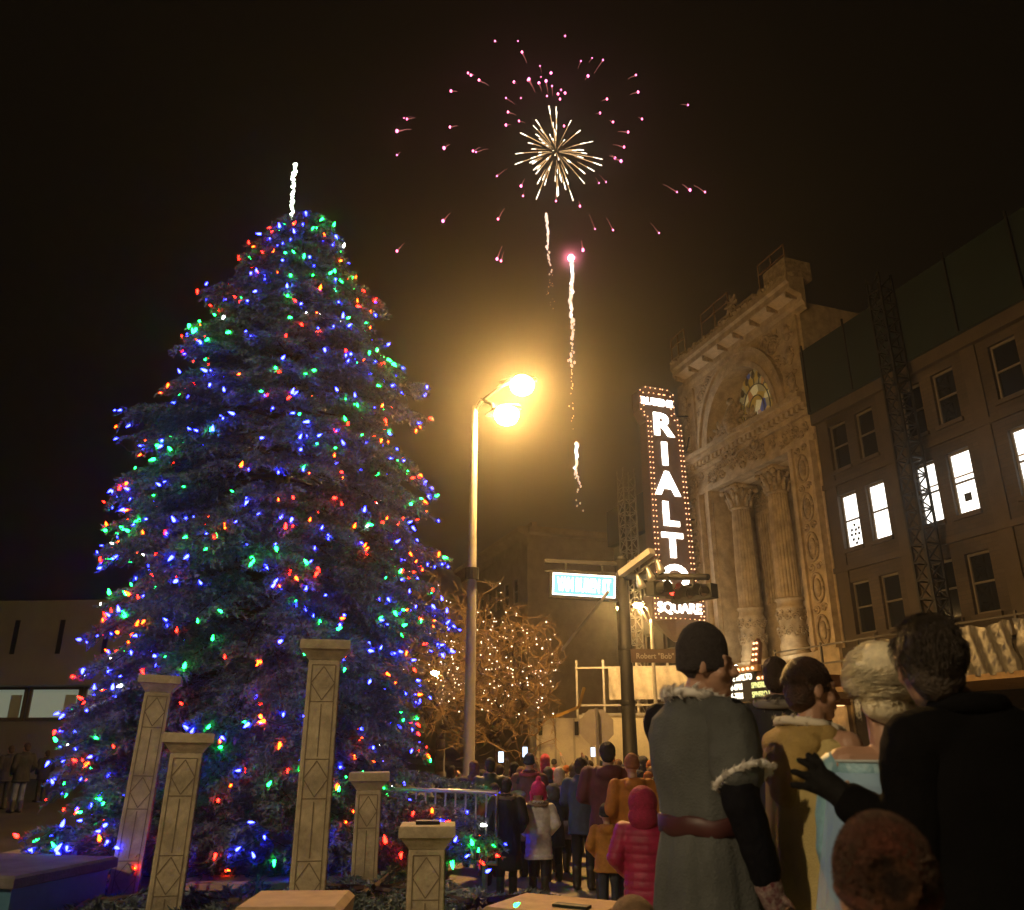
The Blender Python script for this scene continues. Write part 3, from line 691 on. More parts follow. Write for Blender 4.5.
def tri_obj(name, vlist, m, parent=None, **tags):
    V_ = np.concatenate(vlist).astype(np.float32); n = len(V_)//3
    me = bpy.data.meshes.new(name); me.vertices.add(n*3); me.loops.add(n*3); me.polygons.add(n)
    me.vertices.foreach_set('co', V_.ravel()); me.loops.foreach_set('vertex_index', np.arange(n*3, dtype=np.int32))
    me.polygons.foreach_set('loop_start', np.arange(0, n*3, 3, dtype=np.int32)); me.update(calc_edges=True)
    me.materials.append(m); o = bpy.data.objects.new(name, me); COL.objects.link(o)
    if parent: o.parent = parent; o.matrix_parent_inverse = parent.matrix_basis.inverted()
    tag(o, **tags); return o
NEED = mat('spruce_needles', (.17,.215,.22), .6, var=.6, scale=3.5, spec=.35)
BARK = mat('bark', (.09,.06,.04), .9, var=.4, scale=8)
SPR = thing('spruce_tree', TC, 0, 'big blue spruce covered in coloured lights behind the stone pillars', 'tree')
tri_obj('crown', verts, NEED, SPR)
o = stems.build('branch', BARK, SPR); o.matrix_parent_inverse = Matrix.Translation(-TC)
b = MB(); b.tube([(0,0,0),(0,0,3),(.02,0,6),(0,0,9.3)], [.2,.15,.09,.02], 10); b.build('trunk', BARK, SPR, True)

# light string on the spruce
BC = dict(blue=((.012,.015,1),66), red=((1,.007,.003),42), green=((.006,1,.08),42), amber=((1,.035,.002),38), white=((1,.95,.9),16))
BM = {k: emit('bulb_'+k, c, s) for k, (c, s) in BC.items()}
def bulb_mb(b, p, d, L=.07, r=.017, mi=0):
    p = Vector(p); d = Vector(d).normalized()
    b.tube([p, p+d*L*.12, p+d*L*.45, p+d*L*.8, p+d*L], [r*.6, r, r*.95, r*.5, r*.1], 7, mi)
ST = thing('string_lights', TC, 0, 'strings of coloured bulbs wound all over the big spruce', 'string lights')
tips_ = np.array(tips); keep = []
order = rng.permutation(len(tips_)); cell = set()
tr_ = np.hypot(tips_[:,0]-TC.x, tips_[:,1]-TC.y); zs_ = rng.random(30000)*9.25 + .3; used = set()
for zt_ in zs_:
    if rng.random() > (prof(zt_)+.25)/2.5: continue
    a_ = rng.uniform(-PI, PI)
    if math.sin(a_) > .5 and rng.random() < .75: continue
    da = np.abs((tips_[:,3]-a_+PI) % (2*PI) - PI); ok_ = np.where((np.abs(tips_[:,2]-zt_) < .16) & (da < .16))[0]
    if len(ok_) == 0: continue
    j = ok_[tr_[ok_].argsort()[::-1][min(len(ok_)-1, int(rng.integers(0,3)))]]
    x, y, z, a = tips_[j]; c = (int(x/.115), int(y/.115), int(z/.115))
    if c in cell or z < .22 or tr_[j] < .55*prof(z): continue
    cell.add(c); keep.append((x, y, z, a))
    if len(keep) >= 1150: break
names = list(BC); pw = [.45,.165,.205,.155,.025]
keep.sort(key=lambda p: (p[0]**2 + p[1]**2 + (p[2]-1.6)**2))
rest = MB(); inv = -TC; nbulb = 0
for x, y, z, a in keep:
    c = int(rng.choice(5, p=pw)); out = Vector((math.cos(a), math.sin(a), 0))
    p = Vector((x, y, z)) + out*rng.uniform(-.06,.06) - TC; d = out*.5 + Vector((rng.normal()*.5, rng.normal()*.4, rng.normal()*.9))
    vis = (TC.x-x)*TC.x + (TC.y-y)*TC.y > .2
    if nbulb < 100 and vis:
        b = MB(); sz = rng.uniform(.6,1.25); bulb_mb(b, p, d, .066*sz, .0158*sz); b.build('bulb', BM[names[c]], ST, True); nbulb += 1
    else: sz = rng.uniform(.5,1.25); bulb_mb(rest, p, d, .066*sz, .0158*sz, mi=c)
for px, py, Y, cn in ((514,906,6.5,'green'),(486,872,7.5,'blue')):
    bulb_mb(rest, at(px,py,Y) - TC, (.6,-.2,.3), .05, .013, mi=names.index(cn))
o = rest.build('bulb', [BM[k] for k in names], ST, True, kind='stuff')
wv = MB(); ks = sorted(keep, key=lambda p: (round(p[2]/.35), p[3]))
for p, q in zip(ks, ks[1:]):
    A, B = Vector(p[:3]) - TC, Vector(q[:3]) - TC
    if (A-B).length < .9: wv.tube([A, (A+B)/2 - Vector((0,0,.06)), B], .004, 3)
wv.build('wire', mat('green_wire',(.01,.03,.015),.6), ST)
# lit finial
TP = thing('tree_topper', TC + Vector((.0,0,9.2)), R(0), 'thin white glowing spike standing on top of the spruce', 'tree topper')
pa, pb_ = at(291,222,11.0) - TC - Vector((0,0,9.2)), at(295,163,11.0) - TC - Vector((0,0,9.2))
b = MB(); b.tube([pa - Vector((0,0,.3)), pb_], .012, 6); b.build('rod', DKMETAL, TP)
b = MB()
for k in range(34):
    p = pa + (pb_-pa)*k/33; b.ell(p + Vector((rng.normal()*.012, rng.normal()*.012, 0)), .022+.008*rng.random(), 7, 5)
b.build('bulb_chain', emit('icicle_white',(.85,1,.8),7), TP, True)

# ------------------------------------------------------------------ stone pillars round the tree
PST = mat('cast_stone', (.47,.40,.26), .8, var=.42, scale=3.2, bump=.45, bscale=26)
GROOVE = mat('stone_groove', (.20,.16,.10), .9)
def pillar(px, Y, wd, htop, label, plate=False, rz=0, lean=0):
    X = (px-512)/FPX*Y/ (math.cos(PITCH) - (455-700)/FPX*math.sin(PITCH)) if False else at(px, 700, Y).x
    t = thing('stone_pillar', (X, Y, 0), rz, label, 'pillar', 'square stone pillars in front of the tree')
    t.rotation_euler.y = lean
    h = htop - .16; hw = wd/2
    b = MB(); b.loft([[Vector((x*s_, y*s_, z)) for x, y in ((-hw,-hw),(hw,-hw),(hw,hw),(-hw,hw))] for z, s_ in ((0,1.06),(h*.5,1.03),(h,1))]); sh_ = b.build('shaft', PST, t); bv = sh_.modifiers.new('edge', 'BEVEL'); bv.width = .009; bv.segments = 2
    b = MB(); sq = lambda e, z: [Vector((x*(hw+e), y*(hw+e), z)) for x, y in ((-1,-1),(1,-1),(1,1),(-1,1))]
    b.loft([sq(0,h+.001), sq(.012,h+.02), sq(.055,h+.075), sq(.075,h+.085), sq(.075,h+.15), sq(.068,h+.16)]); cp = b.build('capital', PST, t)
    # incised pattern: border, diamonds and long panels, cut as thin channels on the four faces
    b = MB(); g = .008; u = hw*.74; s = .305
    zz = h - .04; k = 0
    def line(a, c):
        for f in range(4):
            M = Matrix.Rotation(f*PI/2, 4, 'Z'); z0 = a[1]; e = hw*(1 + .06*(1 - (a[1]+c[1])/2/h)) + .0015
            A = M @ Vector((a[0], -e, a[1])); B = M @ Vector((c[0], -e, c[1])); b.bar(A, B, g, g*.6, up=M @ Vector((0,-1,0)))
    while zz > .25:
        za, zb = zz, zz - s*.95; zm = (za+zb)/2
        line((-u,za),(u,za)); line((-u,zb),(u,zb)); line((-u,zm),(0,za-.012)); line((0,za-.012),(u,zm)); line((u,zm),(0,zb+.012)); line((0,zb+.012),(-u,zm))
        zc = zb - .44; line((-u,za),(-u,zc)); line((u,za),(u,zc)); line((0,zb-.02),(0,zc+.02)); line((-.03,zb-.02),(-.03,zc+.02)) if False else None
        zz = zc
    b.build('incised_pattern', GROOVE, t)
    if plate:
        b = MB(); b.box(-.09,.09,-.06,.06,h+.161,h+.185); b.build('top_plate', DKMETAL, cp)
    return t
pillar(150, 8.4, .245, at(0,676,8.4).z, 'tall slim stone pillar furthest left in front of the spruce', rz=R(19), lean=R(2.0))
pillar(190, 7.3, .25, at(0,733,7.3).z, 'mid height stone pillar close beside the left tall pillar', rz=R(18), lean=R(1.2))
pillar(322, 7.0, .255, at(0,642,7.0).z, 'tallest stone pillar standing near the middle of the spruce', rz=R(11))
pillar(374, 8.5, .235, at(0,772,8.5).z, 'slim stone pillar half hidden by spruce boughs', rz=R(8))
pillar(432, 6.7, .265, at(0,824,6.7).z, 'shortest stone pillar with a small dark plate on its cap', True, rz=R(4))
p = at(297,887,4.6)
t = thing('stone_pier', (p.x, 4.6, 0), R(2), 'broad low pier with a flat sloped cap at the bottom of the view', 'pier')
p.z -= .05; b = MB(); b.box(-.2,.2,-.2,.2,0,p.z-.14); b.build('shaft', PST, t)
b = MB(); b.loft([[Vector((x*e, y*e, z)) for x, y in ((-1,-1),(1,-1),(1,1),(-1,1))] for e, z in ((.2,p.z-.139),(.25,p.z-.12),(.26,p.z-.03),(.23,p.z))]); b.build('capital', mat('warm_stone',(.42,.28,.15),.75,var=.2,scale=7), t)
# octagonal planter, blue bulb light put into its face colour
PL = thing('planter_wall', TC, 0, 'low octagonal planter wall with blue bulb light painted on its face and stone cap round the spruce', 'planter')
def octo(r, z): return [Vector((r*math.cos(PI/8+k*PI/4), r*math.sin(PI/8+k*PI/4), z)) for k in range(8)]
b = MB(); b.loft([octo(2.65,0), octo(2.65,.3)], cap=False); b.loft([octo(2.3,0), octo(2.3,.3)], cap=False); b.build('wall', mat('blue_light_tint',(.05,.15,.24),.6,var=.25,scale=2), PL)
b = MB(); b.loft([octo(2.7,.301), octo(2.74,.32), octo(2.74,.37), octo(2.7,.39), octo(2.25,.39), octo(2.25,.301), octo(2.7,.301)], cap=False); b.build('cap', mat('warm_stone',(.42,.28,.15)), PL)
b = MB(); b.add(octo(2.31,.25), [tuple(range(8))]); b.build('soil', mat('soil',(.05,.035,.025),.95,var=.4), PL)
# near planter ends either side of the view
def near_planter(px, Y, w_, d_, h, rz, label):
    p = at(px, 880, Y); t = thing('planter_wall', (p.x, Y, 0), rz, label, 'planter')
    b = MB(); b.box(-w_/2,w_/2,-d_/2,d_/2,0,h-.1); b.build('wall', mat('blue_light_tint',(.06,.14,.20)), t)  # blue light of the bulbs is in the wall colour
    b = MB(); b.loft([[Vector((x*(w_/2+e), y*(d_/2+e), z)) for x, y in ((-1,-1),(1,-1),(1,1),(-1,1))] for e, z in ((.0,h-.099),(.05,h-.085),(.05,h-.02),(.03,h))]); cp = b.build('cap', mat('warm_stone',(.42,.28,.15)) if px > 300 else mat('grey_stone',(.13,.12,.11),.85,var=.4,scale=3,bump=.4), t)
    return t, cp
near_planter(-12, 7.6, 1.45, 1.1, .66, R(-12), 'planter end with blue light painted on its face and grey cap at the lower left')
t, cp = near_planter(556, 7.0, .8, .62, .45, R(-28), 'planter corner with a recessed light slot lit green by a bulb')
b = MB(); b.box(.02,.3,-.12,-.02,.451,.47); b.build('light_slot', DKMETAL, cp)
# low junipers by the pillars
def juniper(px, py, Y, r, label):
    p = at(px, py, Y); vs = verts; n0 = len(verts)
    global stems
    st0 = stems; stems = MB()
    for k in range(34):
        a = rng.random()*2*PI; bough(max(.1,p.z-.25) + .1*rng.random(), a, r*(.5+.6*rng.random()), .9, -.15-.25*rng.random(), base=Vector((p.x, Y, 0)))
    t = thing('juniper_shrub', (p.x, Y, 0), 0, label, 'shrub', 'dark low shrubs round the pillars')
    tri_obj('foliage', verts[n0:], NEED, t); o = stems.build('stem', BARK, t); o.matrix_parent_inverse = Matrix.Translation((-p.x,-Y,0)); del verts[n0:]; stems = st0
juniper(250, 880, 7.7, .62, 'dark low shrub between the mid height pillar and the tallest pillar')
juniper(372, 868, 7.7, .5, 'dark low shrub in front of the slim half hidden pillar')
juniper(95, 880, 7.8, .6, 'dark low shrub at the foot of the left tall pillar')
juniper(480, 880, 7.6, .5, 'dark low shrub right of the shortest pillar')

# ------------------------------------------------------------------ bare tree wound with white lights
def bare_tree(px, Y, h, label, nl, seed, spread=1.0):
    q = random.Random(seed); p = at(px, 745, Y); base = Vector((p.x, Y, 0))
    t = thing('bare_tree', base, 0, label, 'tree'); tr = MB(); cr_ = MB(); tw = []; lp = []
    nodes = [Vector((0,0,h*.3*k/6)) + Vector((.02*math.sin(k*1.7),.02*math.cos(k*2.1),0)) for k in range(7)]; par = [k-1 for k in range(7)]
    pts = []
    while len(pts) < 1150:
        v = Vector((q.uniform(-1,1), q.uniform(-1,1), q.uniform(-1,1)))
        if v.length > 1 or (v.length < .45 and q.random() < .7): continue
        lump = 1 + .27*math.sin(4*math.atan2(v.y,v.x)+seed) + .12*math.sin(5*v.z+seed)
        pts.append(Vector((v.x*h*.40*lump*spread, v.y*h*.36*lump, h*.62 + v.z*h*.38*lump)))
    c0 = nodes[-1]; pts.sort(key=lambda v: (v-c0).length + q.uniform(0,.5))
    arr = np.zeros((9000,3)); cnt = len(nodes); arr[:cnt] = [tuple(v) for v in nodes]
    for p_ in pts:
        d2 = ((arr[5:cnt]-np.array(p_))**2).sum(1) + .0*arr[5:cnt,2]; j = int(d2.argmin())+5; a = Vector(arr[j]); L = (p_-a).length; n = max(1, int(L/.28)); pj = j
        for k in range(1, n+1):
            f = k/n; x = a + (p_-a)*f + Vector((q.gauss(0,.03), q.gauss(0,.03), .10*math.sin(PI*f)*L)); arr[cnt] = x; par.append(pj); pj = cnt; cnt += 1
            if cnt > 8900: break
        if cnt > 8900: break
    wgt = np.ones(cnt)
    for k in range(cnt-1, 0, -1): wgt[par[k]] += wgt[k]
    kids = set(par); rmax = h*.024
    for k in range(1, cnt):
        a, b_ = Vector(arr[par[k]]), Vector(arr[k]); r0, r1 = [max(.007, rmax*(wgt[m_]/cnt)**.45) for m_ in (par[k], k)]
        if k < 7 or r1 > .03: tr.tube([a, b_], [r0 if k < 7 else min(r0, r1*1.25), r1], 6)
        else: cr_.tube([a, b_], [min(r0, r1*1.4), r1], 3, cap=False)
        if a.z > h*.3:
            for _ in range(6):
                d = ((b_-a).normalized() + Vector((q.gauss(0,.6), q.gauss(0,.6), q.gauss(.2,.4)))).normalized(); s0 = a + (b_-a)*q.random(); tw.append((s0, s0 + d*q.uniform(.15,.5), .006))
            if k > 12: lp.append(b_.copy())
    tr.build('trunk', BARK, t, True)
    TWIG = mat('twigs', (.34,.22,.11), .85)
    for a, b_, r in tw:
        r = max(r, .0085); d = (b_-a).normalized(); x = d.orthogonal().normalized()*r; y = d.cross(x)
        cr_.add([a+x, a-x*.5+y*.87, a-x*.5-y*.87, b_], [(0,1,3),(1,2,3),(2,0,3)])
    cr_.build('crown', TWIG, t)
    s = thing('string_lights', base, 0, 'white fairy lights in the ' + label.replace('bare street tree', 'bare tree'), 'string lights')
    lp = [p_ for p_ in lp if p_.z > h*.42]; q.shuffle(lp); lp = lp[:nl]; lp.sort(key=lambda v: v.y)
    WM = emit('fairy_white', (1,.80,.58), 6); rest = MB()
    for k, p_ in enumerate(lp):
        if k < 100: b = MB(); b.ell(p_, .019, 6, 4); b.build('bulb', WM, s, True)
        else: rest.ell(p_, .019, 6, 4)
    if rest.v: rest.build('bulb', WM, s, True, kind='stuff')
bare_tree(498, 26, 5.5, 'bare street tree twinkling beside the grey lamp post', 230, 5)
bare_tree(440, 30, 7.2, 'bare street tree half hidden behind the spruce', 120, 9)

# ------------------------------------------------------------------ signal pole, signs
SP = at(630, 745, 22)
t = thing('signal_pole', (SP.x, 22, 0), 0, 'dark traffic signal pole carrying the lit street name sign', 'signal pole')
hp = at(630, 560, 22).z
b = MB(); b.lathe([(.3,0),(.3,.5),(.2,.6),(.17,hp*.5),(.155,hp)], n=14); b.lathe([(.2,hp),(.1,hp+.12)], n=12); b.build('pole', DKMETAL, t, True)
b = MB(); aL = at(545,561,22) - Vector((SP.x,22,0)); b.bar((0,0,hp-.12), aL, .12, .1); aL2 = at(545,571,22) - Vector((SP.x,22,0)); b.bar((0,0,hp-.4), aL2, .07, .06); b.build('sign_arm', DKMETAL, t)
b = MB(); m0 = Vector((0,0,hp-.45)); m1 = at(708,577,19.5) - Vector((SP.x,22,0)); b.tube([m0, m1],[.11,.08],10); b.build('signal_arm', DKMETAL, t, True)
b = MB(); b.bar(at(621,574,21.6) - Vector((SP.x,22,0)), at(652,551,20.6) - Vector((SP.x,22,0)), .2, .16); b.build('luminaire_arm', PAINTPOLE, t)
b = MB()
for z in (hp*.62, hp*.4): b.lathe([(.19,z),(.2,z+.02),(.2,z+.1),(.19,z+.12)], n=12)
b.build('clamp', DKMETAL, t)
# internally lit street name sign
c0, c1 = at(552,586,21.9), at(615,586,21.9); cc = (c0+c1)/2; Wd = (c1-c0).length; Hh = (at(580,575,21.9).z - at(580,597,21.9).z)
t = thing('street_name_sign', cc, R(3), 'glowing white and turquoise street name sign on the signal pole', 'street sign')
t.rotation_euler.y = R(3)
b = MB(); b.box(-Wd/2-.07,Wd/2+.07,-.09,.12,-Hh/2-.07,Hh/2+.07); b.build('housing', DKMETAL, t)
b = MB(); b.box(-Wd/2,Wd/2,-.105,-.0905,-Hh/2,Hh/2); b.build('lit_face', emit('turquoise_face',(.10,.72,.85),1.5), t)
b = MB(); e=.04
for a in ((-Wd/2,Wd/2,Hh/2-e,Hh/2),(-Wd/2,Wd/2,-Hh/2,-Hh/2+e),(-Wd/2,-Wd/2+e,-Hh/2+e,Hh/2-e),(Wd/2-e,Wd/2,-Hh/2+e,Hh/2-e)): b.box(a[0],a[1],-.112,-.1055,a[2],a[3])
b.build('border', emit('sign_white',(1,1,1),2.5), t)
text_obj('lettering', 'VAN BUREN ST', .50, emit('sign_white',(1,1,1),2.5), t, Matrix.Translation((0,-.115,-.02)) @ STAND, .004, .02, 'CENTER', Wd/4.05*1.0)
b = MB()
for x in (-.5,.5): b.bar((x,0,Hh/2+.07),(x,0,Hh/2+.3),.05)
b.build('hanger', DKMETAL, t)
# guy rod below the sign
t = thing('brace_rod', (0,0,0), 0, 'slanting pale rod running down left below the street name sign', 'brace rod')
b = MB(); b.tube([at(608,592,21.5), at(562,650,24.5)], .045, 6); b.build('rod', PAINTPOLE, t)
# honorary street blade
p = at(672,656,20); t = thing('street_name_sign', p, R(4), 'brown street name blade low on the signal pole with small pale lettering', 'street sign')
b = MB(); b.box(-1.0,1.12,-.02,.02,-.16,.16); b.build('blade', mat('sign_dark_brown',(.07,.045,.03),.5), t)
text_obj('lettering', 'Robert "Bob" Herod Way', .18, mat('pale_letter',(.28,.26,.23),.6), t, Matrix.Translation((.02,-.024,-.01)) @ STAND, .002, .003, 'CENTER', .95)
# signal heads
def signal(px, py, Y, rz, label, horiz, lit=None):
    t = thing('traffic_signal', at(px, py, Y), rz, label, 'traffic signal', 'traffic signals on the mast arm')
    b = MB(); b.box(-.6,.6,-.13,.13,-.17,.17) if horiz else b.box(-.2,.2,-.14,.14,-.55,.55); b.build('housing', DKMETAL, t)
    for k in range(3):
        cx, cz = ((k-1)*.4, 0) if horiz else (0, (1-k)*.36)
        b = MB(); M = Matrix.Translation((cx,-.14,cz)) @ Matrix.Rotation(R(90),4,'X')
        b.loft([[M @ Vector((.155*math.cos(a), .155*math.sin(a), z)) for a in [-.6+ (PI+1.2)*j/14 for j in range(15)]] for z in (0,.26)], False, closed=False); b.build('visor', DKMETAL, t, True)
        b = MB(); b.ell((cx,-.145,cz), (.13,.03,.13), 12, 7); b.build('lens', emit('signal_red',(1,.03,.02),7) if lit == k else mat('dark_lens',(.03,.02,.02),.2), t, True)
    b = MB(); b.bar((0,0,.17 if horiz else .55),(0,0,.36 if horiz else .8),.06); b.build('hanger', DKMETAL, t)
signal(668, 591, 19.8, R(35), 'horizontal traffic signal with its red light on in front of the vertical sign', True, 1)
signal(694, 594, 19.4, R(-50), 'unlit traffic signal just right of the red one', True)
for k, (px, py) in enumerate(((643,583),(648,577),(653,572))):
    pass
t = thing('beacon_cluster', at(648,579,21.0), 0, 'three small glass floodlights under the pale arm at the signal pole', 'floodlights')
b = MB(); b.bar((-.3,0,.1),(.3,-.3,.55),.05); b.build('rail', DKMETAL, t)
for k in range(3):
    b = MB(); o = Vector((-.25+k*.25,-.1-k*.1,-.05+k*.18)); M = Matrix.Translation(o) @ Matrix.Rotation(R(-18),4,'Y')
    b.lathe([(.03,.16),(.05,.1),(.11,-.12),(.12,-.22)], n=10, M=M); b.build('floodlight', GALV, t, True)
# back of a stop sign
p = at(597,727,18.6); t = thing('stop_sign', (p.x,18.6,0), R(4), 'grey back of an octagonal stop sign on its post', 'road sign')
b = MB(); b.bar((0,0,0),(0,0,p.z+.4),.06); b.build('post', GALV, t)
b = MB(); r_=.40; b.prism([(r_*math.cos(PI/8+k*PI/4), p.z+r_*math.sin(PI/8+k*PI/4)) for k in range(8)], .035,.045); b.build('plate', mat('sign_back',(.36,.33,.27),.6,0,var=.1), t)
# white panel wagon, box and platform behind the crowd
p0, p1 = at(535,762,26), at(594,762,26); zt = at(560,718,26).z
t = thing('box_trailer', ((p0.x+p1.x)/2,26.9,0), R(3), 'pale box trailer behind the crowd left of the stop sign', 'trailer'); hw = (p1.x-p0.x)/2
b = MB(); b.box(-hw,hw,-.9,1.6,.5,zt); b.build('body', mat('cream_trailer',(.50,.46,.38),.6,var=.15,scale=2,bump=.2,bscale=6), t)
for x in (-hw+.1, -hw*.35, hw*.3, hw-.1):
    b = MB(); b.box(x-.03,x+.03,-.93,-.902,.5,zt-.02); b.build('seam', mat('trailer_trim',(.3,.28,.24),.6), t)
for x in (-hw+.12, hw-.55):
    b = MB(); b.box(x-.06,x+.06,-.95,-.931,zt-.5,zt-.1); b.build('hinge', DKMETAL, t)
for x in (-hw*.5, hw*.5):
    b = MB(); b.tube([(x,-.85,.36),(x,-.6,.36)], .36, 14); b.build('wheel', mat('rubber',(.015,.015,.015),.8), t, True)
b = MB(); b.bar((-hw+.5,-.2,zt),(-hw+1.4,-.2,zt+.35),.09); b.bar((-hw+1.4,-.2,zt+.35),(-hw+1.6,-.2,zt+.95),.09); b.build('hoist_arm', mat('yellow_paint',(.5,.3,.05),.5), t)
p0, p1 = at(597,752,30), at(700,752,30); zt = at(640,714,30).z
t = thing('panel_wagon', ((p0.x+p1.x)/2,32.5,0), R(-8), 'bright cream sided wagon glowing under the street lamp behind the signal pole', 'wagon'); hw = (p1.x-p0.x)/2+.2
b = MB(); b.box(-hw,hw,-.8,1.5,.45,zt); b.build('body', mat('cream_side',(.75,.68,.5),.6,var=.08), t)
b = MB(); b.box(-hw-.03,hw+.03,-.84,1.55,zt,zt+.1); b.build('roof', mat('grey_roof',(.35,.33,.3),.6), t)
for x in (-hw*.6, hw*.6):
    b = MB(); b.tube([(x,-.78,.38),(x,-.5,.38)], .38, 14); b.build('wheel', mat('rubber',(.015,.015,.015)), t, True)
p0 = at(640,690,33); t = thing('work_platform', (p0.x,33.5,0), R(-10), 'scaffold work platform with crumpled plastic tarp behind the signal pole', 'scaffold')
zt, zb = at(640,668,33).z, at(640,700,33).z
b = MB(); b.box(-2.4,2.4,-.8,.8,zb-.7,zb-.55); b.build('deck', GALV, t)
for x in (-2.35,-1.3,.0,1.2,2.35):
    b = MB(); b.bar((x,-.85,0),(x,-.85,zt+.3),.08); b.build('post', GALV, t)
b = MB(); 
for z in (zb-.2, zt, zb-1.4): b.bar((-2.4,-.9,z),(2.4,-.9,z),.07)
b.build('rail', GALV, t)
b = MB(); nx, nz = 40, 7
b.add([(-1.1+3.5*i/nx, -.98+.06*math.sin(i*1.3+j*.6)+.04*math.sin(i*3.1-j), zb+(zt-zb)*j/nz) for i in range(nx+1) for j in range(nz+1)], [(i*(nz+1)+j,(i+1)*(nz+1)+j,(i+1)*(nz+1)+j+1,i*(nz+1)+j+1) for i in range(nx) for j in range(nz)])
b.build('tarp', mat('pale_tarp',(.55,.5,.42),.3,var=.25,scale=3,bump=.8,bscale=6), t, True)
# crowd barrier
pA, pB = at(421,790,10.4), at(497,801,9.9); d_ = Vector((pB.x-pA.x, pB.y-pA.y, 0)); L_ = d_.length
t = thing('crowd_barrier', (pA.x, pA.y, 0), math.atan2(d_.y, d_.x), 'silver crowd barrier railing between the spruce and the crowd', 'barrier')
za = pA.z; zb = at(470,860,10.2).z
b = MB()
b.tube([(-.9,0,zb),(-.9,0,za),(L_,0,za),(L_,0,zb),(-.9,0,zb)], .024, 8); b.build('frame', GALV, t, True)
n = int((L_+.8)/.125)
for k in range(1,n):
    x = -.9 + (L_+.9)*k/n; b = MB(); b.tube([(x,0,zb),(x,0,za)], .011, 6); b.build('bar', GALV, t, True)
for x in (-.7, L_-.15):
    b = MB(); b.bar((x,-.28,.03),(x,.28,.03),.05); b.bar((x,0,0.03),(x,0,zb),.045); b.build('foot', GALV, t)

# ------------------------------------------------------------------ people
SKIN = (.42,.25,.17)
TPL = {}
def limb(b, pts, rs, n=10):
    for (a, c, ra, rb) in zip(pts, pts[1:], rs, rs[1:]): b.cap(a, c, ra, rb, n)
def headrot(v, yaw, tilt, c):
    M = Matrix.Translation(c) @ Matrix.Rotation(yaw,4,'Z') @ Matrix.Rotation(tilt,4,'X') @ Matrix.Translation(-Vector(c)); return M @ Vector(v)
def POSE(name):
    P = dict(down=(((.205,0,1.40),(.265,-.03,1.13),(.265,.06,.88)),((-.205,0,1.40),(-.265,-.03,1.13),(-.265,.06,.88))),
        pocket=(((.205,0,1.40),(.29,-.05,1.14),(.20,.14,.97)),((-.205,0,1.40),(-.29,-.05,1.14),(-.20,.14,.97))),
        up=(((.205,0,1.40),(.29,.14,1.20),(.10,.27,1.50)),((-.205,0,1.40),(-.29,-.05,1.14),(-.20,.14,.97))),
        raised=(((.205,0,1.42),(.32,.1,1.58),(.20,.2,1.84)),((-.205,0,1.40),(-.29,-.05,1.14),(-.20,.14,.97))),
        hold=(((.205,0,1.40),(.27,.02,1.15),(.07,.24,1.12)),((-.205,0,1.40),(-.27,.02,1.15),(-.07,.24,1.10))))
    return P[name] if isinstance(name, str) else name
def hand(b, wr, el, sgn):
    wr, el = Vector(wr), Vector(el); d = (wr-el).normalized(); side = d.cross(Vector((0,0,1)) if abs(d.z) < .9 else Vector((0,1,0))).normalized(); nrm = side.cross(d)
    b.cap(wr, wr + d*.075, .03, .036, 8)
    for k in range(4):
        s = (k-1.5)*.019; L = (.062,.075,.07,.055)[k]; p = wr + d*.085 + side*s
        b.cap(p, p + d*L*.55 + nrm*.008, .0105, .0095, 6); b.cap(p + d*L*.55 + nrm*.008, p + d*L + nrm*.03, .0095, .008, 6)
    p = wr + d*.03 + side*(.03); b.cap(p, p + d*.035 + side*.022 + nrm*.012, .013, .011, 6); b.cap(p + d*.035 + side*.022 + nrm*.012, p + d*.065 + side*.02 + nrm*.03, .011, .009, 6)
def head_geo(b, yaw, tilt, hs, fine, off=(0,0,0)):
    o = Vector(off); C = Vector((0,.0,1.63)) + o; h = MB()
    h.ell(C + Vector((0,-.012,.02)), (.076,.094,.102), 16, 11); h.ell(C + Vector((0,.03,-.035)), (.062,.066,.085), 14, 9)
    h.ell(C + Vector((0,.062,-.098)), (.034,.034,.026), 10, 7)                       # chin
    h.ell(C + Vector((0,.045,-.075)), (.05,.045,.04), 10, 7)
    h.cap(C + Vector((0,.092,.012)), C + Vector((0,.112,-.03)), .011, .0165, 8)       # nose
    for s in (-1,1):
        h.ell(C + Vector((s*.011,.106,-.033)), (.011,.012,.009), 7, 5)
        h.ell(C + Vector((s*.078,-.006,-.012)), (.012,.022,.033), 8, 7)                 # ears
        h.ell(C + Vector((s*.032,.078,.008)), (.017,.012,.011), 8, 6)                   # eyes
        h.cap(C + Vector((s*.014,.09,.028)), C + Vector((s*.05,.074,.03)), .010, .009, 7) # brow
        h.ell(C + Vector((s*.045,.06,-.035)), (.026,.026,.026), 8, 6)
    h.cap(C + Vector((-.02,.092,-.06)), C + Vector((.02,.092,-.06)), .0085, .0085, 7); h.cap(C + Vector((-.017,.091,-.072)), C + Vector((.017,.091,-.072)), .009, .009, 7)
    nk = Vector((0,-.01,1.53)) + o*.5
    vs = [headrot(Vector(v) if hs == 1 else (C + (Vector(v)-C)*hs + Vector((0,0,.118*(hs-1)*.7))), yaw, tilt, nk) for v in h.v]
    b.add(vs, h.f)
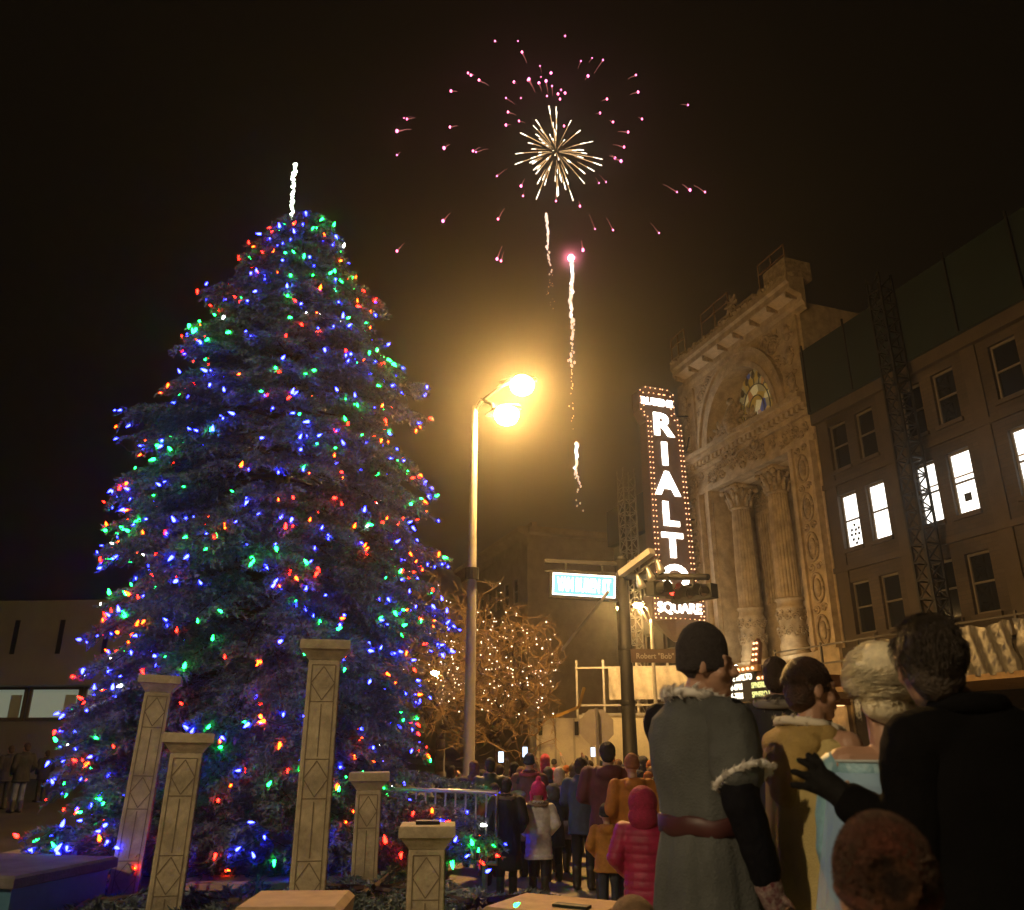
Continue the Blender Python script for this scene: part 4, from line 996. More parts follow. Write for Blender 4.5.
def body_mesh(pose, yaw, tilt, hs, voxel, sway=(0,0,0), hands=True):
    b = MB(); A = POSE(pose)
    head_geo(b, yaw, tilt, hs, True, sway); b.cap((0,-.02,1.42), Vector((0,.0,1.56)) + Vector(sway)*.8, .062, .056, 12)
    b.ell((0,-.005,1.27), (.165,.105,.2), 14, 9); b.ell((0,0,1.05), (.135,.095,.18), 14, 9); b.ell((0,0,.93), (.155,.11,.12), 14, 9)
    b.cap((-.15,-.01,1.40),(.15,-.01,1.40), .065, .065, 10)
    for k, s in ((0,1),(1,-1)):
        limb(b, A[k], (.056,.043,.03)); hand(b, A[k][2], A[k][1], s)
        limb(b, ((s*.085,0,.9),(s*.095,.01,.48),(s*.1,-.015,.09)), (.082,.056,.038)); b.cap((s*.1,-.03,.045),(s*.115,.13,.03), .04,.03,8)
    return bake(b, voxel, 1)
def ring(z, rx, ry, cy=0, n=18): return [Vector((rx*math.cos(2*PI*k/n), cy + ry*math.sin(2*PI*k/n), z)) for k in range(n)]
def coat_mesh(pose, length, puff, voxel, sleeves=True, sway=(0,0,0), quilts=0, flare=1.0, style=0):
    b = MB(); A = POSE(pose); p = puff
    if style == 1: b.ell((0,-.12-p*.5,1.42), (.13,.07,.085), 14, 9); b.cap((-.1,-.07,1.46),(.1,-.07,1.46), .045,.045,10)          # hood lying down
    if style == 2: b.ell((0,-.21-p*.5,1.2), (.14,.09,.19), 14, 9); b.cap((.12,-.13,1.4),(.13,.08,1.36), .03,.03,8); b.cap((-.12,-.13,1.4),(-.13,.08,1.36), .03,.03,8)   # backpack
    if style in (0,3): b.tube([(.075*math.cos(a), -.012+.07*math.sin(a), 1.50) for a in [2*PI*k/16 for k in range(17)]], .026, 8)                     # stand collar
    b.tube([((.212+p*.6)*math.cos(a), (.158+p*.6)*math.sin(a), max(length,.62)+.02) for a in [2*PI*k/24 for k in range(25)]], .014, 6)
    prof_ = [(1.49,.075,.07,-.012),(1.455,.12,.085,-.012),(1.41,.19,.115,-.01),(1.3,.205,.135,-.008),(1.15,.19,.13,0),(1.02,.18,.13,0),(.9,.20,.145,0)]
    if length < .85: prof_ += [(max(length,.62),.21*flare,.155*flare,0)]
    if length < .6: prof_ += [(length,.23*flare,.17*flare,0)]
    b.loft([ring(z, rx+p*.6, ry+p*.6, cy) for z, rx, ry, cy in prof_])
    b.cap((-.165,-.01,1.40),(.165,-.01,1.40), .072+p*.4,.072+p*.4, 10)
    if sleeves:
        for k in (0,1):
            w_ = Vector(A[k][2]); e_ = Vector(A[k][1]); w2 = e_ + (w_-e_)*.94
            limb(b, (A[k][0], A[k][1], w2), (.078+p*.5,.066+p*.5,.05+p*.4))
    m = bake(b, voxel, 3, (.034 if not quilts else .014, .13, (1,1,2.4)))
    if quilts:
        for v in m.vertices:
            n_ = v.normal.copy(); q_ = abs(math.sin(v.co.z*PI/quilts)); v.co += n_*(.012*(q_**.6) - .006)*(1-abs(n_.z))
    return m
def legs_mesh(voxel, wide=1.0):
    b = MB()
    for s in (-1,1): limb(b, ((s*.088,0,.93),(s*.098,.012,.48),(s*.1,-.012,.08)), (.098*wide,.074*wide,.062*wide))
    b.cap((-.06,0,.93),(.06,0,.93),.11,.11,10); return bake(b, voxel, 2, (.015,.1))
def boots_mesh(voxel, tall=.28):
    b = MB()
    for s in (-1,1): b.cap((s*.1,-.015,.07),(s*.1,-.012,tall), .062,.07,10); b.cap((s*.1,-.035,.05),(s*.118,.14,.045), .052,.046,10)
    return bake(b, voxel, 1)
def hat_mesh(kind, yaw, tilt, hs, voxel, sway=(0,0,0)):
    C = Vector((0,0,1.63)) + Vector(sway); b = MB()
    if kind == 'beanie':
        b.ell(C + Vector((0,-.015,.045)), (.092,.11,.108), 18, 11)
        b.tube([C + Vector((.084*math.cos(a), -.012+.102*math.sin(a), .012+.02*math.sin(a))) for a in [2*PI*k/24 for k in range(25)]], .0165, 8)
    elif kind == 'kcap':
        b.ell(C + Vector((0,-.02,.05)), (.086,.106,.124), 20, 13); b.loft([ring(C.z+z, rx, rx*1.19, C.y-.018, 20) for z, rx in ((-.03,.08),(-.025,.087),(.0,.089),(.03,.089),(.05,.086))])
    elif kind == 'pompom':
        b.ell(C + Vector((0,-.015,.045)), (.094,.112,.11), 18, 11); b.ell(C + Vector((0,-.03,.175)), .038, 10, 7)
        for s in (-1,1): b.cap(C + Vector((s*.088,-.01,0)), C + Vector((s*.085,.0,-.09)), .026,.02,8)
    elif kind == 'hair':
        b.ell(C + Vector((0,-.022,.03)), (.086,.104,.104), 18, 11); b.ell(C + Vector((0,-.055,-.02)), (.078,.066,.085), 14, 9)
    elif kind == 'longhair':
        b.ell(C + Vector((0,-.022,.03)), (.09,.108,.108), 18, 11); b.loft([ring(z, rx, ry, cy) for z, rx, ry, cy in ((1.66,.09,.07,-.05),(1.55,.098,.066,-.06),(1.42,.105,.05,-.085),(1.33,.08,.03,-.115))])
    elif kind == 'hood':
        b.ell(C + Vector((0,-.02,.02)), (.112,.128,.132), 18, 11); b.ell(C + Vector((0,-.045,-.085)), (.115,.11,.11), 14, 9)
    elif kind == 'bun':
        b.ell(C + Vector((0,-.022,.03)), (.086,.104,.104), 18, 11); b.ell(C + Vector((0,-.115,.06)), .05, 12, 9); b.ell(C + Vector((0,-.055,-.02)), (.076,.06,.07), 12, 8)
    nk = Vector((0,-.01,1.53)) + Vector(sway)*.5; out = MB()
    out.add([headrot(Vector(v) if hs == 1 else (C + (Vector(v)-C)*hs + Vector((0,0,.118*(hs-1)*.7))), yaw, tilt, nk) for v in b.v], b.f)
    return bake(out, voxel, 2, (.014,.03) if 'hair' in kind or kind == 'bun' else (.006,.05))
def fur(name, pts, r, n, ln, m, parent):
    lst = []; P = [Vector(p) for p in pts]; global verts
    old = verts; verts = []; global NW
    NW = .13; n *= 5
    for a, c in zip(P, P[1:]):
        k = 4
        for j in range(k):
            p = np.array(a + (c-a)*j/k); q = np.array(a + (c-a)*(j+1)/k)
            off = rng.normal(size=3)*r*.4; needles(p+off, q+off + 1e-5, 0, max(6,n//(k*len(P))), ln)
    V_ = verts; verts = old; NW = 1.0
    b = MB(); b.tube(P, r*.75, 8); core = b.build(name, m, parent, True)
    tri_obj('fur_strand', V_, m, core); core.children[0].matrix_parent_inverse.identity(); return core
def cached(key, fn):
    if key not in TPL: TPL[key] = fn()
    return TPL[key]
def CM(c, rough=.75, **k): return mat('cloth_%d_%d_%d_%d' % (*[int(x*999) for x in c], int(rough*100)), c, rough, var=k.pop('var',.25), scale=k.pop('scale',9), bump=k.pop('bump',.25), bscale=k.pop('bscale',90), **k)
EXTRA = dict(beanie=1.79, pompom=1.84, hair=1.765, longhair=1.765, hood=1.79, bun=1.765)
def person(px, top, Y, label, coat, hat='hair', hatc=(.02,.015,.012), legs=(.02,.02,.025), length=.75, pose='pocket', rz=0, yaw=0, child=False, puff=.02, skin=SKIN, quilts=0, furc=None, ground=0, h=None, boots=(.03,.025,.02), vox=.016, group='people in the crowd', style=0, build=1.0):
    p = at(px, top, Y); hs = 1.32 if child else 1.0; full = EXTRA[hat] + (.118*2*(hs-1)*.75)
    s = (p.z - ground)/full
    t = thing('person', (p.x, Y, ground), rz, label, 'person', group); t.scale = (s*(1.08 if child else 1)*build, s*(1.08 if child else 1)*build, s)
    mobj('body', cached(('b',pose,yaw,hs,vox), lambda: body_mesh(pose, yaw, 0, hs, min(vox,.013))), mat('skin_%d'%int(skin[0]*99), skin, .55), t)
    mobj('coat', cached(('c',pose,length,puff,quilts,vox,style), lambda: coat_mesh(pose, length, puff, vox, quilts=quilts, style=style)), CM(coat, .45 if quilts else .75), t)
    if length > .2: mobj('trousers', cached(('l',vox), lambda: legs_mesh(vox)), CM(legs), t)
    mobj('boots', cached(('bo',vox), lambda: boots_mesh(vox)), CM(boots, .5), t)
    nm = {'beanie':'knit_hat','pompom':'pompom_hat','hood':'hood'}.get(hat, 'hair')
    mobj(nm, cached(('h',hat,yaw,hs,vox), lambda: hat_mesh(hat, yaw, 0, hs, min(vox,.012))), CM(hatc, .8, scale=30, bump=.6), t)
    if furc: fur('fur_collar', [(.14*math.cos(a), -.02+.12*math.sin(a), 1.475+.02*math.sin(a)) for a in [2*PI*k/14 for k in range(15)]], .04, 900, .045, mat('fur_%d'%int(furc[0]*99), furc, .9), t)
    return t
BLK = (.012,.012,.014); NAVY = (.015,.022,.05); BROWN_H = (.035,.02,.012)
person(538,778,10.2,'child in a hot pink pompom hat and white puffer coat with furry hood', (.62,.60,.60),'pompom',(.65,.03,.18),(.02,.018,.03),.58,'pocket',R(8),child=True,furc=(.25,.19,.13),quilts=.11)
person(507,777,10.0,'person in a long black coat with furry hood beside the pink pompom hat', BLK,'hair',BLK,BLK,.42,'pocket',R(-10),furc=(.16,.12,.09),puff=.035)
person(581,757,10.6,'man in a navy jacket and dark trousers in the middle of the crowd', (.03,.045,.09),'hair',BROWN_H,BLK,.72,'hold',R(-15),yaw=-.6,style=0)
person(607,741,9.4,'tall man with black hair in a maroon jacket below the stop sign', (.09,.02,.03),'hair',BLK,BLK,.7,'hold',R(-5),style=1,build=1.12)
person(606,803,9.0,'small child in a mustard coat and black hat', (.42,.19,.03),'beanie',BLK,(.03,.04,.06),.72,'pocket',R(-6),child=True,puff=.03,style=1)
person(642,786,6.7,'girl in a quilted crimson puffer coat with the hood up', (.34,.015,.075),'hood',(.34,.015,.075),BLK,.55,'pocket',R(-12),child=True,puff=.04,quilts=.085,vox=.013)
person(631,752,9.0,'person in a brown and orange patterned knit hat with orange collar', (.40,.15,.02),'beanie',(.25,.09,.04),BLK,.7,'pocket',R(5),puff=.03,style=1)
person(490,757,11.6,'person in a shiny black leather jacket behind the barrier', (.015,.015,.018),'hair',BLK,BLK,.75,'pocket',R(10),style=3,quilts=.3)
person(529,752,11.6,'person in a navy beanie and red plaid scarf behind the pink pompom hat', (.10,.03,.04),'beanie',NAVY,BLK,.7,'hold',R(0),furc=(.28,.05,.06))
person(559,766,12.0,'person in a cream hooded top and lavender coat', (.22,.20,.30),'hood',(.55,.45,.30),BLK,.55,'pocket',R(-4))
person(545,753,15.5,'child in a pink hood riding high above the crowd', (.6,.08,.15),'hood',(.62,.08,.15),BLK,.7,'pocket',0)
person(474,760,12.5,'person with light brown hair half hidden by the spruce boughs', (.05,.04,.04),'longhair',(.22,.14,.07),BLK,.6,'pocket',R(12))
person(663,748,12.5,'person with long dark hair right of the orange collar', (.16,.11,.05),'longhair',BROWN_H,BLK,.6,'pocket',R(8))
person(668,768,10.5,'child in a red hat beside the grey robe', (.05,.02,.03),'beanie',(.45,.05,.06),BLK,.6,'pocket',0,child=True)
person(655,776,9.6,'person in a black jacket squeezed behind the crimson coat', BLK,'hair',BROWN_H,BLK,.6,'up',R(10))
q = random.Random(12)
cols = ((BLK,'black'),((.06,.05,.05),'charcoal'),(NAVY,'navy'),((.13,.08,.04),'brown'),((.20,.05,.02),'rust'),((.09,.10,.07),'olive'),((.22,.19,.15),'grey'))
hats = (('hair',BROWN_H,'dark hair'),('beanie',(.02,.02,.03),'a black knit hat'),('hood',(.10,.07,.04),'a brown hood up'),('longhair',(.16,.09,.04),'long brown hair'),('beanie',(.32,.10,.02),'an orange knit hat'),('longhair',BLK,'long black hair'),('hood',(.05,.05,.06),'a grey hood up'))
poss = ((482,769,13.5),(500,764,14),(514,761,14.5),(521,768,13),(535,762,17),(548,764,14.5),(566,763,17),(574,762,14),(590,760,16),(595,766,13),(618,759,16),(624,763,12),(643,757,16),(650,761,14),(657,757,18),(672,757,15),(506,757,20),(527,757,21),(554,757,21),(585,756,22),(612,756,21),(636,754,22),(466,764,18),(452,766,16))
poss += ((488,772,12.2),(519,774,11.6),(552,783,11.2),(571,778,13),(597,774,12),(622,774,10.4),(640,768,13),(512,768,16),(532,770,15),(600,761,19),(648,770,11.5),(566,772,15.5),(495,781,10.9))
wh = ('near the barrier','behind the leather jacket','behind the furry hood','left of the navy beanie','far back by the trailer','behind the pink hood','in front of the box trailer','beside the navy jacket','below the stop sign','left of the tall man','right of the tall man','behind the orange collar','before the bright wagon','left of the long dark hair','far back by the wagon','close to the grey robe','far back behind the leather jacket','far back left of the trailer','far back under the trailer side','far back left of the stop sign','far back right of the stop sign','far back at the signal pole','behind the lamp post','at the edge of the spruce','pressed up to the barrier end','between the furry hood and pink pompom hat','just right of the pink pompom hat','left of the navy jacket, further back','just right of the navy jacket','between the mustard child and crimson coat','behind the crimson coat hood','behind the leather jacket, in the gap','behind the pink pompom hat, in the gap','far back over the tall man','at the edge of the crimson coat','far back over the navy jacket','against the barrier bars')
for k, (px, top, Y) in enumerate(poss):
    (c, cn), (hk, hc, hn_) = cols[(k*3+1) % 7], hats[(k*5+2) % 7]
    person(px, top+q.uniform(-2,2), Y, '%s coat and %s, %s' % (cn, hn_, wh[k]), c, hk, hc, BLK, q.choice((.6,.72)), ('raised' if k in (3,7,14,18) else q.choice(('pocket','hold','up'))) if k % 3 or k == 3 or k == 18 else 'pocket', R(q.uniform(-32,32)), yaw=q.choice((0,-.6,.6,.3)), style=k % 4, build=q.uniform(.94,1.14))
for px, top, Y, lb in ((28,742,22,'person in jeans and black jacket on the far left pavement'),(12,745,23,'person in a black coat beside the jeans wearer at far left'),(48,750,26,'person in dark clothes nearest the spruce at far left')):
    person(px, top, Y, lb, BLK, 'hair', BROWN_H, (.10,.12,.17) if px == 28 else BLK, .75, 'pocket', R(60), group='people on the far left pavement')
# phone held up in the crowd
for px, py, Y, lb in ((501,757,12.2,'bright phone screen held up among the heads beside the barrier'),(525,752,13,'small lit phone raised left of the pink hood'),(593,752,14,'small lit phone raised left of the stop sign post'),(657,748,16,'small lit phone raised beside the grey robe')):
    t = thing('phone', at(px,py,Y-.15), R(10), lb, 'phone')
    b = MB(); b.box(-.04,.04,0,.01,-.075,.075); b.build('case', DKMETAL, t)
    b = MB(); b.box(-.036,.036,-.003,-.0005,-.07,.07); b.build('screen', emit('phone_screen',(.6,.75,1),2.5), t)

# ------------------------------------------------------------------ the nearest people
G = .3
NG = 'people standing closest on the terrace'
def near_thing(px, top, Y, full, rz, label):
    p = at(px, top, Y); s = (p.z - G)/full
    t = thing('person', (p.x, Y, G), rz, label, 'person', NG); t.scale = (s, s, s); return t, s
def cloth_tube(b, rings_): b.loft([ring(z, rx, ry, cy, 28) if len(r) == 4 else r for r in rings_ for z, rx, ry, cy in (r,)])
def folded(prof_, nfold, amp, n=72, seed=0, xoff=None, open_=None):
    """draped cloth: rings with hanging folds that deepen downwards"""
    b = MB(); rings_ = []; zt = prof_[0][0]; zb = prof_[-1][0]; q = random.Random(seed); ph = [q.uniform(0, 6.28) for _ in range(4)]
    P = []
    for i in range(len(prof_)-1):
        for j in range(6):
            f = j/6; P.append(tuple(a+(c-a)*f for a, c in zip(prof_[i], prof_[i+1])))
    P.append(prof_[-1])
    for z, rx, ry, cy, *cx in P:
        cx = cx[0] if cx else 0
        d = min(1, (zt-z)/(zt-zb)*1.6); r = []
        for k in range(n):
            a = 2*PI*k/n; m = 1 + amp*d*(.6*math.sin(nfold*a+ph[0]+z*1.2) + .4*math.sin(nfold*1.7*a+ph[1]-z) + .25*math.sin(3*a+ph[2]+z*3))
            r.append(Vector((cx+rx*m*math.cos(a), cy+ry*m*math.sin(a), z)))
        rings_.append(r)
    b.loft(rings_, True); return b
def sleeve(parent, name, pts, rs, m, disp=(.02,.1)):
    b = MB(); limb(b, pts, rs, 14); return mobj(name, bake(b, .009, 2, disp), m, parent)
def strands(name, m, parent, roots, r=.0022, n=4):
    b = MB()
    for p in roots: b.tube(p, [r*.8, r, r, r*.7, r*.3][:len(p)] if len(p) <= 5 else list(np.linspace(r, r*.3, len(p))), n)
    return b.build(name, m, parent, True)

# man in grey robe: body turned right, head in profile, arm hanging nearest
T, sc_ = near_thing(688, 620, 3.3, 1.80, R(-60), 'man in a black knit cap and long grey robe with white fur trim')
armR = ((.205,-.01,1.40),(.262,-.05,1.13),(.275,.03,.87)); armL = ((-.195,0,1.40),(-.22,.13,1.17),(-.10,.27,1.05))
mobj('body', body_mesh((armR, armL), R(-50), R(-4), 1, .0075, (0,.06,-.006)), mat('skin_near', (.40,.23,.15), .5), T)
mobj('knit_cap', hat_mesh('kcap', R(-50), R(-4), 1, .007, (0,.06,-.006)), mat('cap_wool', (.035,.03,.034), .95, var=.3, scale=50, bump=1, bscale=160), T)
GREY = mat('grey_wool', (.085,.092,.09), .85, var=.3, scale=5, bump=.4, bscale=130)
b = folded([(1.50,.085,.08,-.015),(1.465,.13,.095,-.012),(1.42,.20,.125,-.012),(1.36,.225,.14,-.012),(1.25,.215,.145,-.01),(1.13,.19,.14,0),(1.02,.18,.14,0),(.9,.205,.165,0),(.6,.24,.20,0),(.1,.30,.25,0)], 9, .08, seed=2)
b.build('robe', GREY, T, True)
b = MB(); b.loft([[Vector((rx*math.cos(2*PI*k/40)*1.0, ry*math.sin(2*PI*k/40), z + .006*math.sin(k))) for k in range(40)] for z, rx, ry in ((1.005,.180,.142),(1.01,.189,.149),(1.065,.191,.151),(1.07,.182,.144))]); b.build('belt', mat('oxblood_belt', (.07,.018,.018), .5, var=.3), T, True)
for s_, A_ in ((1, armR),):
    b = MB(); a_, e_ = Vector(A_[0]), Vector(A_[1]); limb(b, (Vector((s_*.12,-.01,1.42)), a_ + Vector((0,0,-.005)), a_ + (e_-a_)*.62), (.08,.092,.098), 16); b.ell(a_ + (e_-a_)*.45, (.088,.11,.09), 14, 9); mobj('cap_sleeve', bake(b,.009,3,(.018,.08)), GREY, T)
WFUR = mat('white_fur', (.78,.75,.7), .95)
for s_ in (1,): fur('fur_trim', [Vector((s_*.25, -.02, 1.21)) + Vector((.09*math.cos(a), .10*math.sin(a), .05*s_*math.cos(a))) for a in [2*PI*j/18 for j in range(19)]], .015, 900, .02, WFUR, T)
fur('fur_collar', [(.115*math.cos(a), -.012+.095*math.sin(a), 1.495-.02*math.sin(a)) for a in [2*PI*j/18 for j in range(19)]], .024, 1100, .032, WFUR, T)
NV = mat('navy_sleeve', (.004,.0045,.008), .85, var=.3, scale=8, bump=.3, spec=.15)
sleeve(T, 'sleeve', (armR[0], armR[1], (.275,.02,.90)), (.085,.07,.058), NV); sleeve(T, 'sleeve', (armL[0], armL[1], (-.11,.26,1.06)), (.085,.07,.056), NV)
gl = MB(); hand(gl, armR[2], armR[1], 1); gl.cap((.275,.02,.93),(.275,.03,.86),.05,.045,12); gl.cap((.275,.03,.86),(.278,.055,.79),.05,.04,12)
mobj('glove', bake(gl,.006,2), mat('patterned_glove', (.10,.02,.03), .9, col2=(.30,.24,.22), scale=55, bump=.5), T)
mobj('boots', boots_mesh(.014), mat('boot_leather',(.02,.015,.012),.5), T)

# woman in mustard hooded cape, short brown hair, laughing profile to the right
T, sc_ = near_thing(806, 659, 3.35, 1.755, R(-72), 'woman with short brown hair in a mustard hooded cape facing right')
dn = ((.20,0,1.40),(.22,.04,1.13),(.16,.16,.95)); dl = ((-.20,0,1.40),(-.22,.04,1.13),(-.16,.16,.95))
mobj('body', body_mesh((dn, dl), R(-12), R(-5), 1, .0065), mat('skin_near', (.40,.23,.15)), T)
hr = hat_mesh('hair', R(-12), R(-5), 1, .008); HB = mat('brown_hair', (.045,.018,.008), .45, var=.5, scale=25, bump=.7, bscale=120)
H = mobj('hair', hr, HB, T)
rt = []; q = random.Random(3)
for k in range(1100):
    a = q.uniform(0, 2*PI); f = q.uniform(.1, 1.45); C = Vector((0,-.022,1.66)); d0 = Vector((math.sin(f)*math.cos(a)*.088, math.sin(f)*math.sin(a)*.106, math.cos(f)*.106))
    if (d0.y > .07 and d0.z < .05) or (d0.y > .015 and d0.z < .035): continue
    tg = Vector((-d0.y + q.uniform(-.03,.03), d0.x, -.05 - .03*q.random())).normalized()*.05
    pth = [C + d0*1.0, C + d0*1.03 + tg*.4, C + d0*1.05 + tg*.8 + Vector((0,0,-.004)), C + d0*1.06 + tg*1.2 + Vector((0,0,-.014))]
    nk = Vector((0,-.01,1.53)); rt.append([headrot(p_, R(-12), R(-5), nk) for p_ in pth])
strands('hair_strand', HB, H, rt, .0013, 3)
MUS = mat('mustard_wool', (.44,.35,.14), .85, var=.2, scale=4, bump=.35, bscale=120)
b = folded([(1.49,.085,.085,-.02),(1.455,.14,.11,-.02),(1.41,.215,.14,-.02),(1.33,.245,.165,-.02),(1.15,.255,.18,-.02),(.9,.27,.20,-.03),(.6,.30,.235,-.04),(.08,.36,.29,-.05)], 10, .085, seed=5); b.build('cape', MUS, T, True)
hb = MB(); hb.ell((0,-.125,1.40),(.185,.075,.085),18,11); hb.ell((0,-.17,1.32),(.15,.05,.10),16,9); hb.ell((0,-.185,1.24),(.095,.035,.09),16,9); hb.ell((0,-.07,1.45),(.17,.10,.05),16,9); hb.cap((.15,-.05,1.44),(.09,-.19,1.28),.04,.03,10); hb.cap((-.15,-.05,1.44),(-.09,-.19,1.28),.04,.03,10)
mobj('folded_hood', bake(hb,.011,3,(.028,.09,(1,1,1.8))), mat('mustard_hood', (.38,.26,.08), .85, var=.25, scale=5, bump=.35, bscale=120), T)
fur('fleece_lining', [(.135*math.cos(a), -.03+.115*math.sin(a), 1.475 - .025*math.sin(a)) for a in [2*PI*j/20 for j in range(21)]], .026, 900, .022, mat('cream_fleece', (.66,.6,.48), .95), T)
mobj('boots', boots_mesh(.014), mat('boot_leather',(.02,.015,.012)), T)

# woman with pale rolled-up hair in blue dress, seen from behind
T, sc_ = near_thing(872, 643, 2.65, 1.815, R(-6), 'woman with pale blonde rolled up hair in a light blue off the shoulder dress')
dn = ((.185,0,1.385),(.225,.02,1.13),(.17,.17,.98)); dl = ((-.185,0,1.385),(-.225,.02,1.13),(-.17,.17,.98))
mobj('body', body_mesh((dn, dl), R(-14), 0, 1, .0065), mat('skin_near', (.40,.23,.15)), T)
BL = mat('pale_blonde_hair', (.82,.72,.48), .35, var=.4, scale=10, bump=.5, bscale=90)
hb = MB(); C = Vector((0,-.035,1.685)); hb.ell(C,(.113,.122,.117),20,13); hb.ell(C+Vector((0,-.03,.03)),(.107,.108,.095),18,11); hb.ell((0,-.055,1.595),(.082,.07,.06),16,9)
H = mobj('hair', bake(hb,.008,2,(.012,.045,(2.5,2.5,.8))), BL, T)
rt = []
for k in range(1100):
    a0 = q.uniform(0, 2*PI); f0 = q.uniform(.25, 2.05); pth = []; sl_ = q.uniform(-.13,.03); r0_ = .035*math.sin(f0*9 + a0*1.5) + q.uniform(0,.02)
    for j in range(6):
        a = a0 + j*.24; f = f0 + j*sl_; rr = .95 + .06*math.sin(j*PI/5) + r0_ + q.uniform(-.003,.006)
        pth.append(C + Vector((math.sin(f)*math.cos(a)*.124*rr, math.sin(f)*math.sin(a)*.133*rr, math.cos(f)*.128*rr)))
    rt.append(pth)
for k in range(26):   # curls along the nape and beside the ear
    a = q.uniform(PI*1.05, PI*1.95) if k > 9 else q.uniform(PI*.95,PI*1.1); c = Vector((.095*math.cos(a), -.03+.10*math.sin(a), 1.60+q.uniform(-.03,.06))); r_ = q.uniform(.010,.017)
    rt.append([c + Vector((r_*math.cos(j*1.0)*math.sin(a), -r_*math.cos(j)*math.cos(a), r_*math.sin(j) - .003*j)) for j in range(11)])
strands('hair_strand', BL, H, rt, .0024, 3)
BLU = mat('ice_blue_satin', (.22,.42,.52), .35, var=.25, scale=6, bump=.3, bscale=60)
b = folded([(1.415,.205,.115,-.01),(1.38,.21,.125,-.01),(1.28,.185,.12,-.005),(1.15,.155,.11,0),(1.05,.15,.11,0),(.93,.19,.15,0),(.6,.26,.22,0),(.04,.38,.34,-.03)], 8, .03, seed=8); b.build('dress', BLU, T, True)
b = MB(); b.tube([(.203*math.cos(a), -.01+.118*math.sin(a), 1.415) for a in [2*PI*j/30 for j in range(31)]], .006, 6); b.build('neckline', mat('pale_trim', (.4,.45,.45), .4), T, True)
for A in (dn, dl): sleeve(T, 'sleeve', A, (.062,.052,.042), BLU, (.01,.06))
sm = bpy.data.materials.new('sheer_cape'); sm.use_nodes = True; pb = sm.node_tree.nodes['Principled BSDF']; pb.inputs['Base Color'].default_value = (.35,.5,.75,1); pb.inputs['Roughness'].default_value = .25; pb.inputs['Alpha'].default_value = .55
b = MB(); N_ = 60; rings_ = []
for i in range(16):
    t_ = i/15; z = 1.38 - 1.34*t_; r_ = .20 + .26*t_
    rings_.append([Vector((r_*1.1*math.cos(a)*(1+.05*t_*math.sin(k*1.9)), -.03 - .02 + (r_*.72)*math.sin(a)*(1+.08*t_*math.sin(k*1.3)), z)) for k, a in enumerate([PI*.98 + PI*1.04*k/N_ for k in range(N_+1)])])
b.loft(rings_, False, closed=False); b.build('sheer_cape', sm, T, True)

# man in a black overcoat with one gloved arm reaching left
T, sc_ = near_thing(962, 613, 2.22, 1.765, R(6), 'man with grey brown hair in a black overcoat reaching out one gloved hand')
sw = (-.115,.03,-.012)
armR = ((.215,-.01,1.39),(.285,.0,1.13),(.27,.10,.88)); armL = ((-.21,.0,1.39),(-.235,.03,1.14),(-.35,.15,1.255))
mobj('body', body_mesh((armR, (armL[0], armL[1], (-.285,.095,1.195))), R(-14), R(4), 1, .0065, sw), mat('skin_near', (.40,.23,.15)), T)
GH = mat('grey_brown_hair', (.075,.055,.038), .5, col2=(.028,.02,.014), scale=30, bump=.7, bscale=120)
H = mobj('hair', hat_mesh('hair', R(-14), R(4), 1, .008, sw), GH, T); rt = []
for k in range(1700):
    a = q.uniform(0, 2*PI); f = q.uniform(.15, 1.9); C = Vector((0,-.022,1.66)) + Vector(sw); d0 = Vector((math.sin(f)*math.cos(a)*.087, math.sin(f)*math.sin(a)*.105, math.cos(f)*.105))
    if d0.y > .06 and d0.z < .05: continue
    tg = Vector((q.uniform(-.02,.02) + d0.x*.2, -.05, -.07 if d0.z < .06 else -.02)); tg -= d0*(tg.dot(d0)/d0.dot(d0)); tg = tg.normalized()*.035
    rt.append([headrot(p_, R(-14), R(4), Vector((0,-.01,1.53))+Vector(sw)*.5) for p_ in (C + d0*1.0, C + d0*1.03 + tg*.5, C + d0*1.04 + tg, C + d0*1.045 + tg*1.4)])
strands('hair_strand', GH, H, rt, .0011, 3)
BC_ = mat('black_overcoat', (.0035,.0035,.004), .9, var=.2, bump=.25, bscale=140, spec=.08)
cb = MB(); cb.loft([ring(z, rx, ry, cy, 26) for z, rx, ry, cy in ((1.51,.085,.08,-.0),(1.47,.13,.10,-.01),(1.42,.225,.13,-.01),(1.3,.24,.15,-.01),(1.1,.225,.15,0),(.9,.24,.165,0),(.4,.27,.2,0))]); cb.cap((-.18,-.01,1.41),(.18,-.01,1.41),.09,.09,12)
mobj('overcoat', bake(cb,.011,3,(.02,.14,(1,1,2))), BC_, T)
sleeve(T, 'sleeve', armR, (.095,.082,.068), BC_); sleeve(T, 'sleeve', (armL[0], armL[1], (-.335,.138,1.24)), (.095,.08,.062), BC_)
b = MB(); b.tube([(-.035+.085*math.cos(a), -.0+.078*math.sin(a), 1.50-.01*math.sin(a)) for a in [2*PI*j/24 for j in range(25)]], .028, 8); b.build('collar', BC_, T, True)
gl = MB(); gl.cap((-.33,.135,1.235),(-.36,.155,1.262),.04,.042,12)
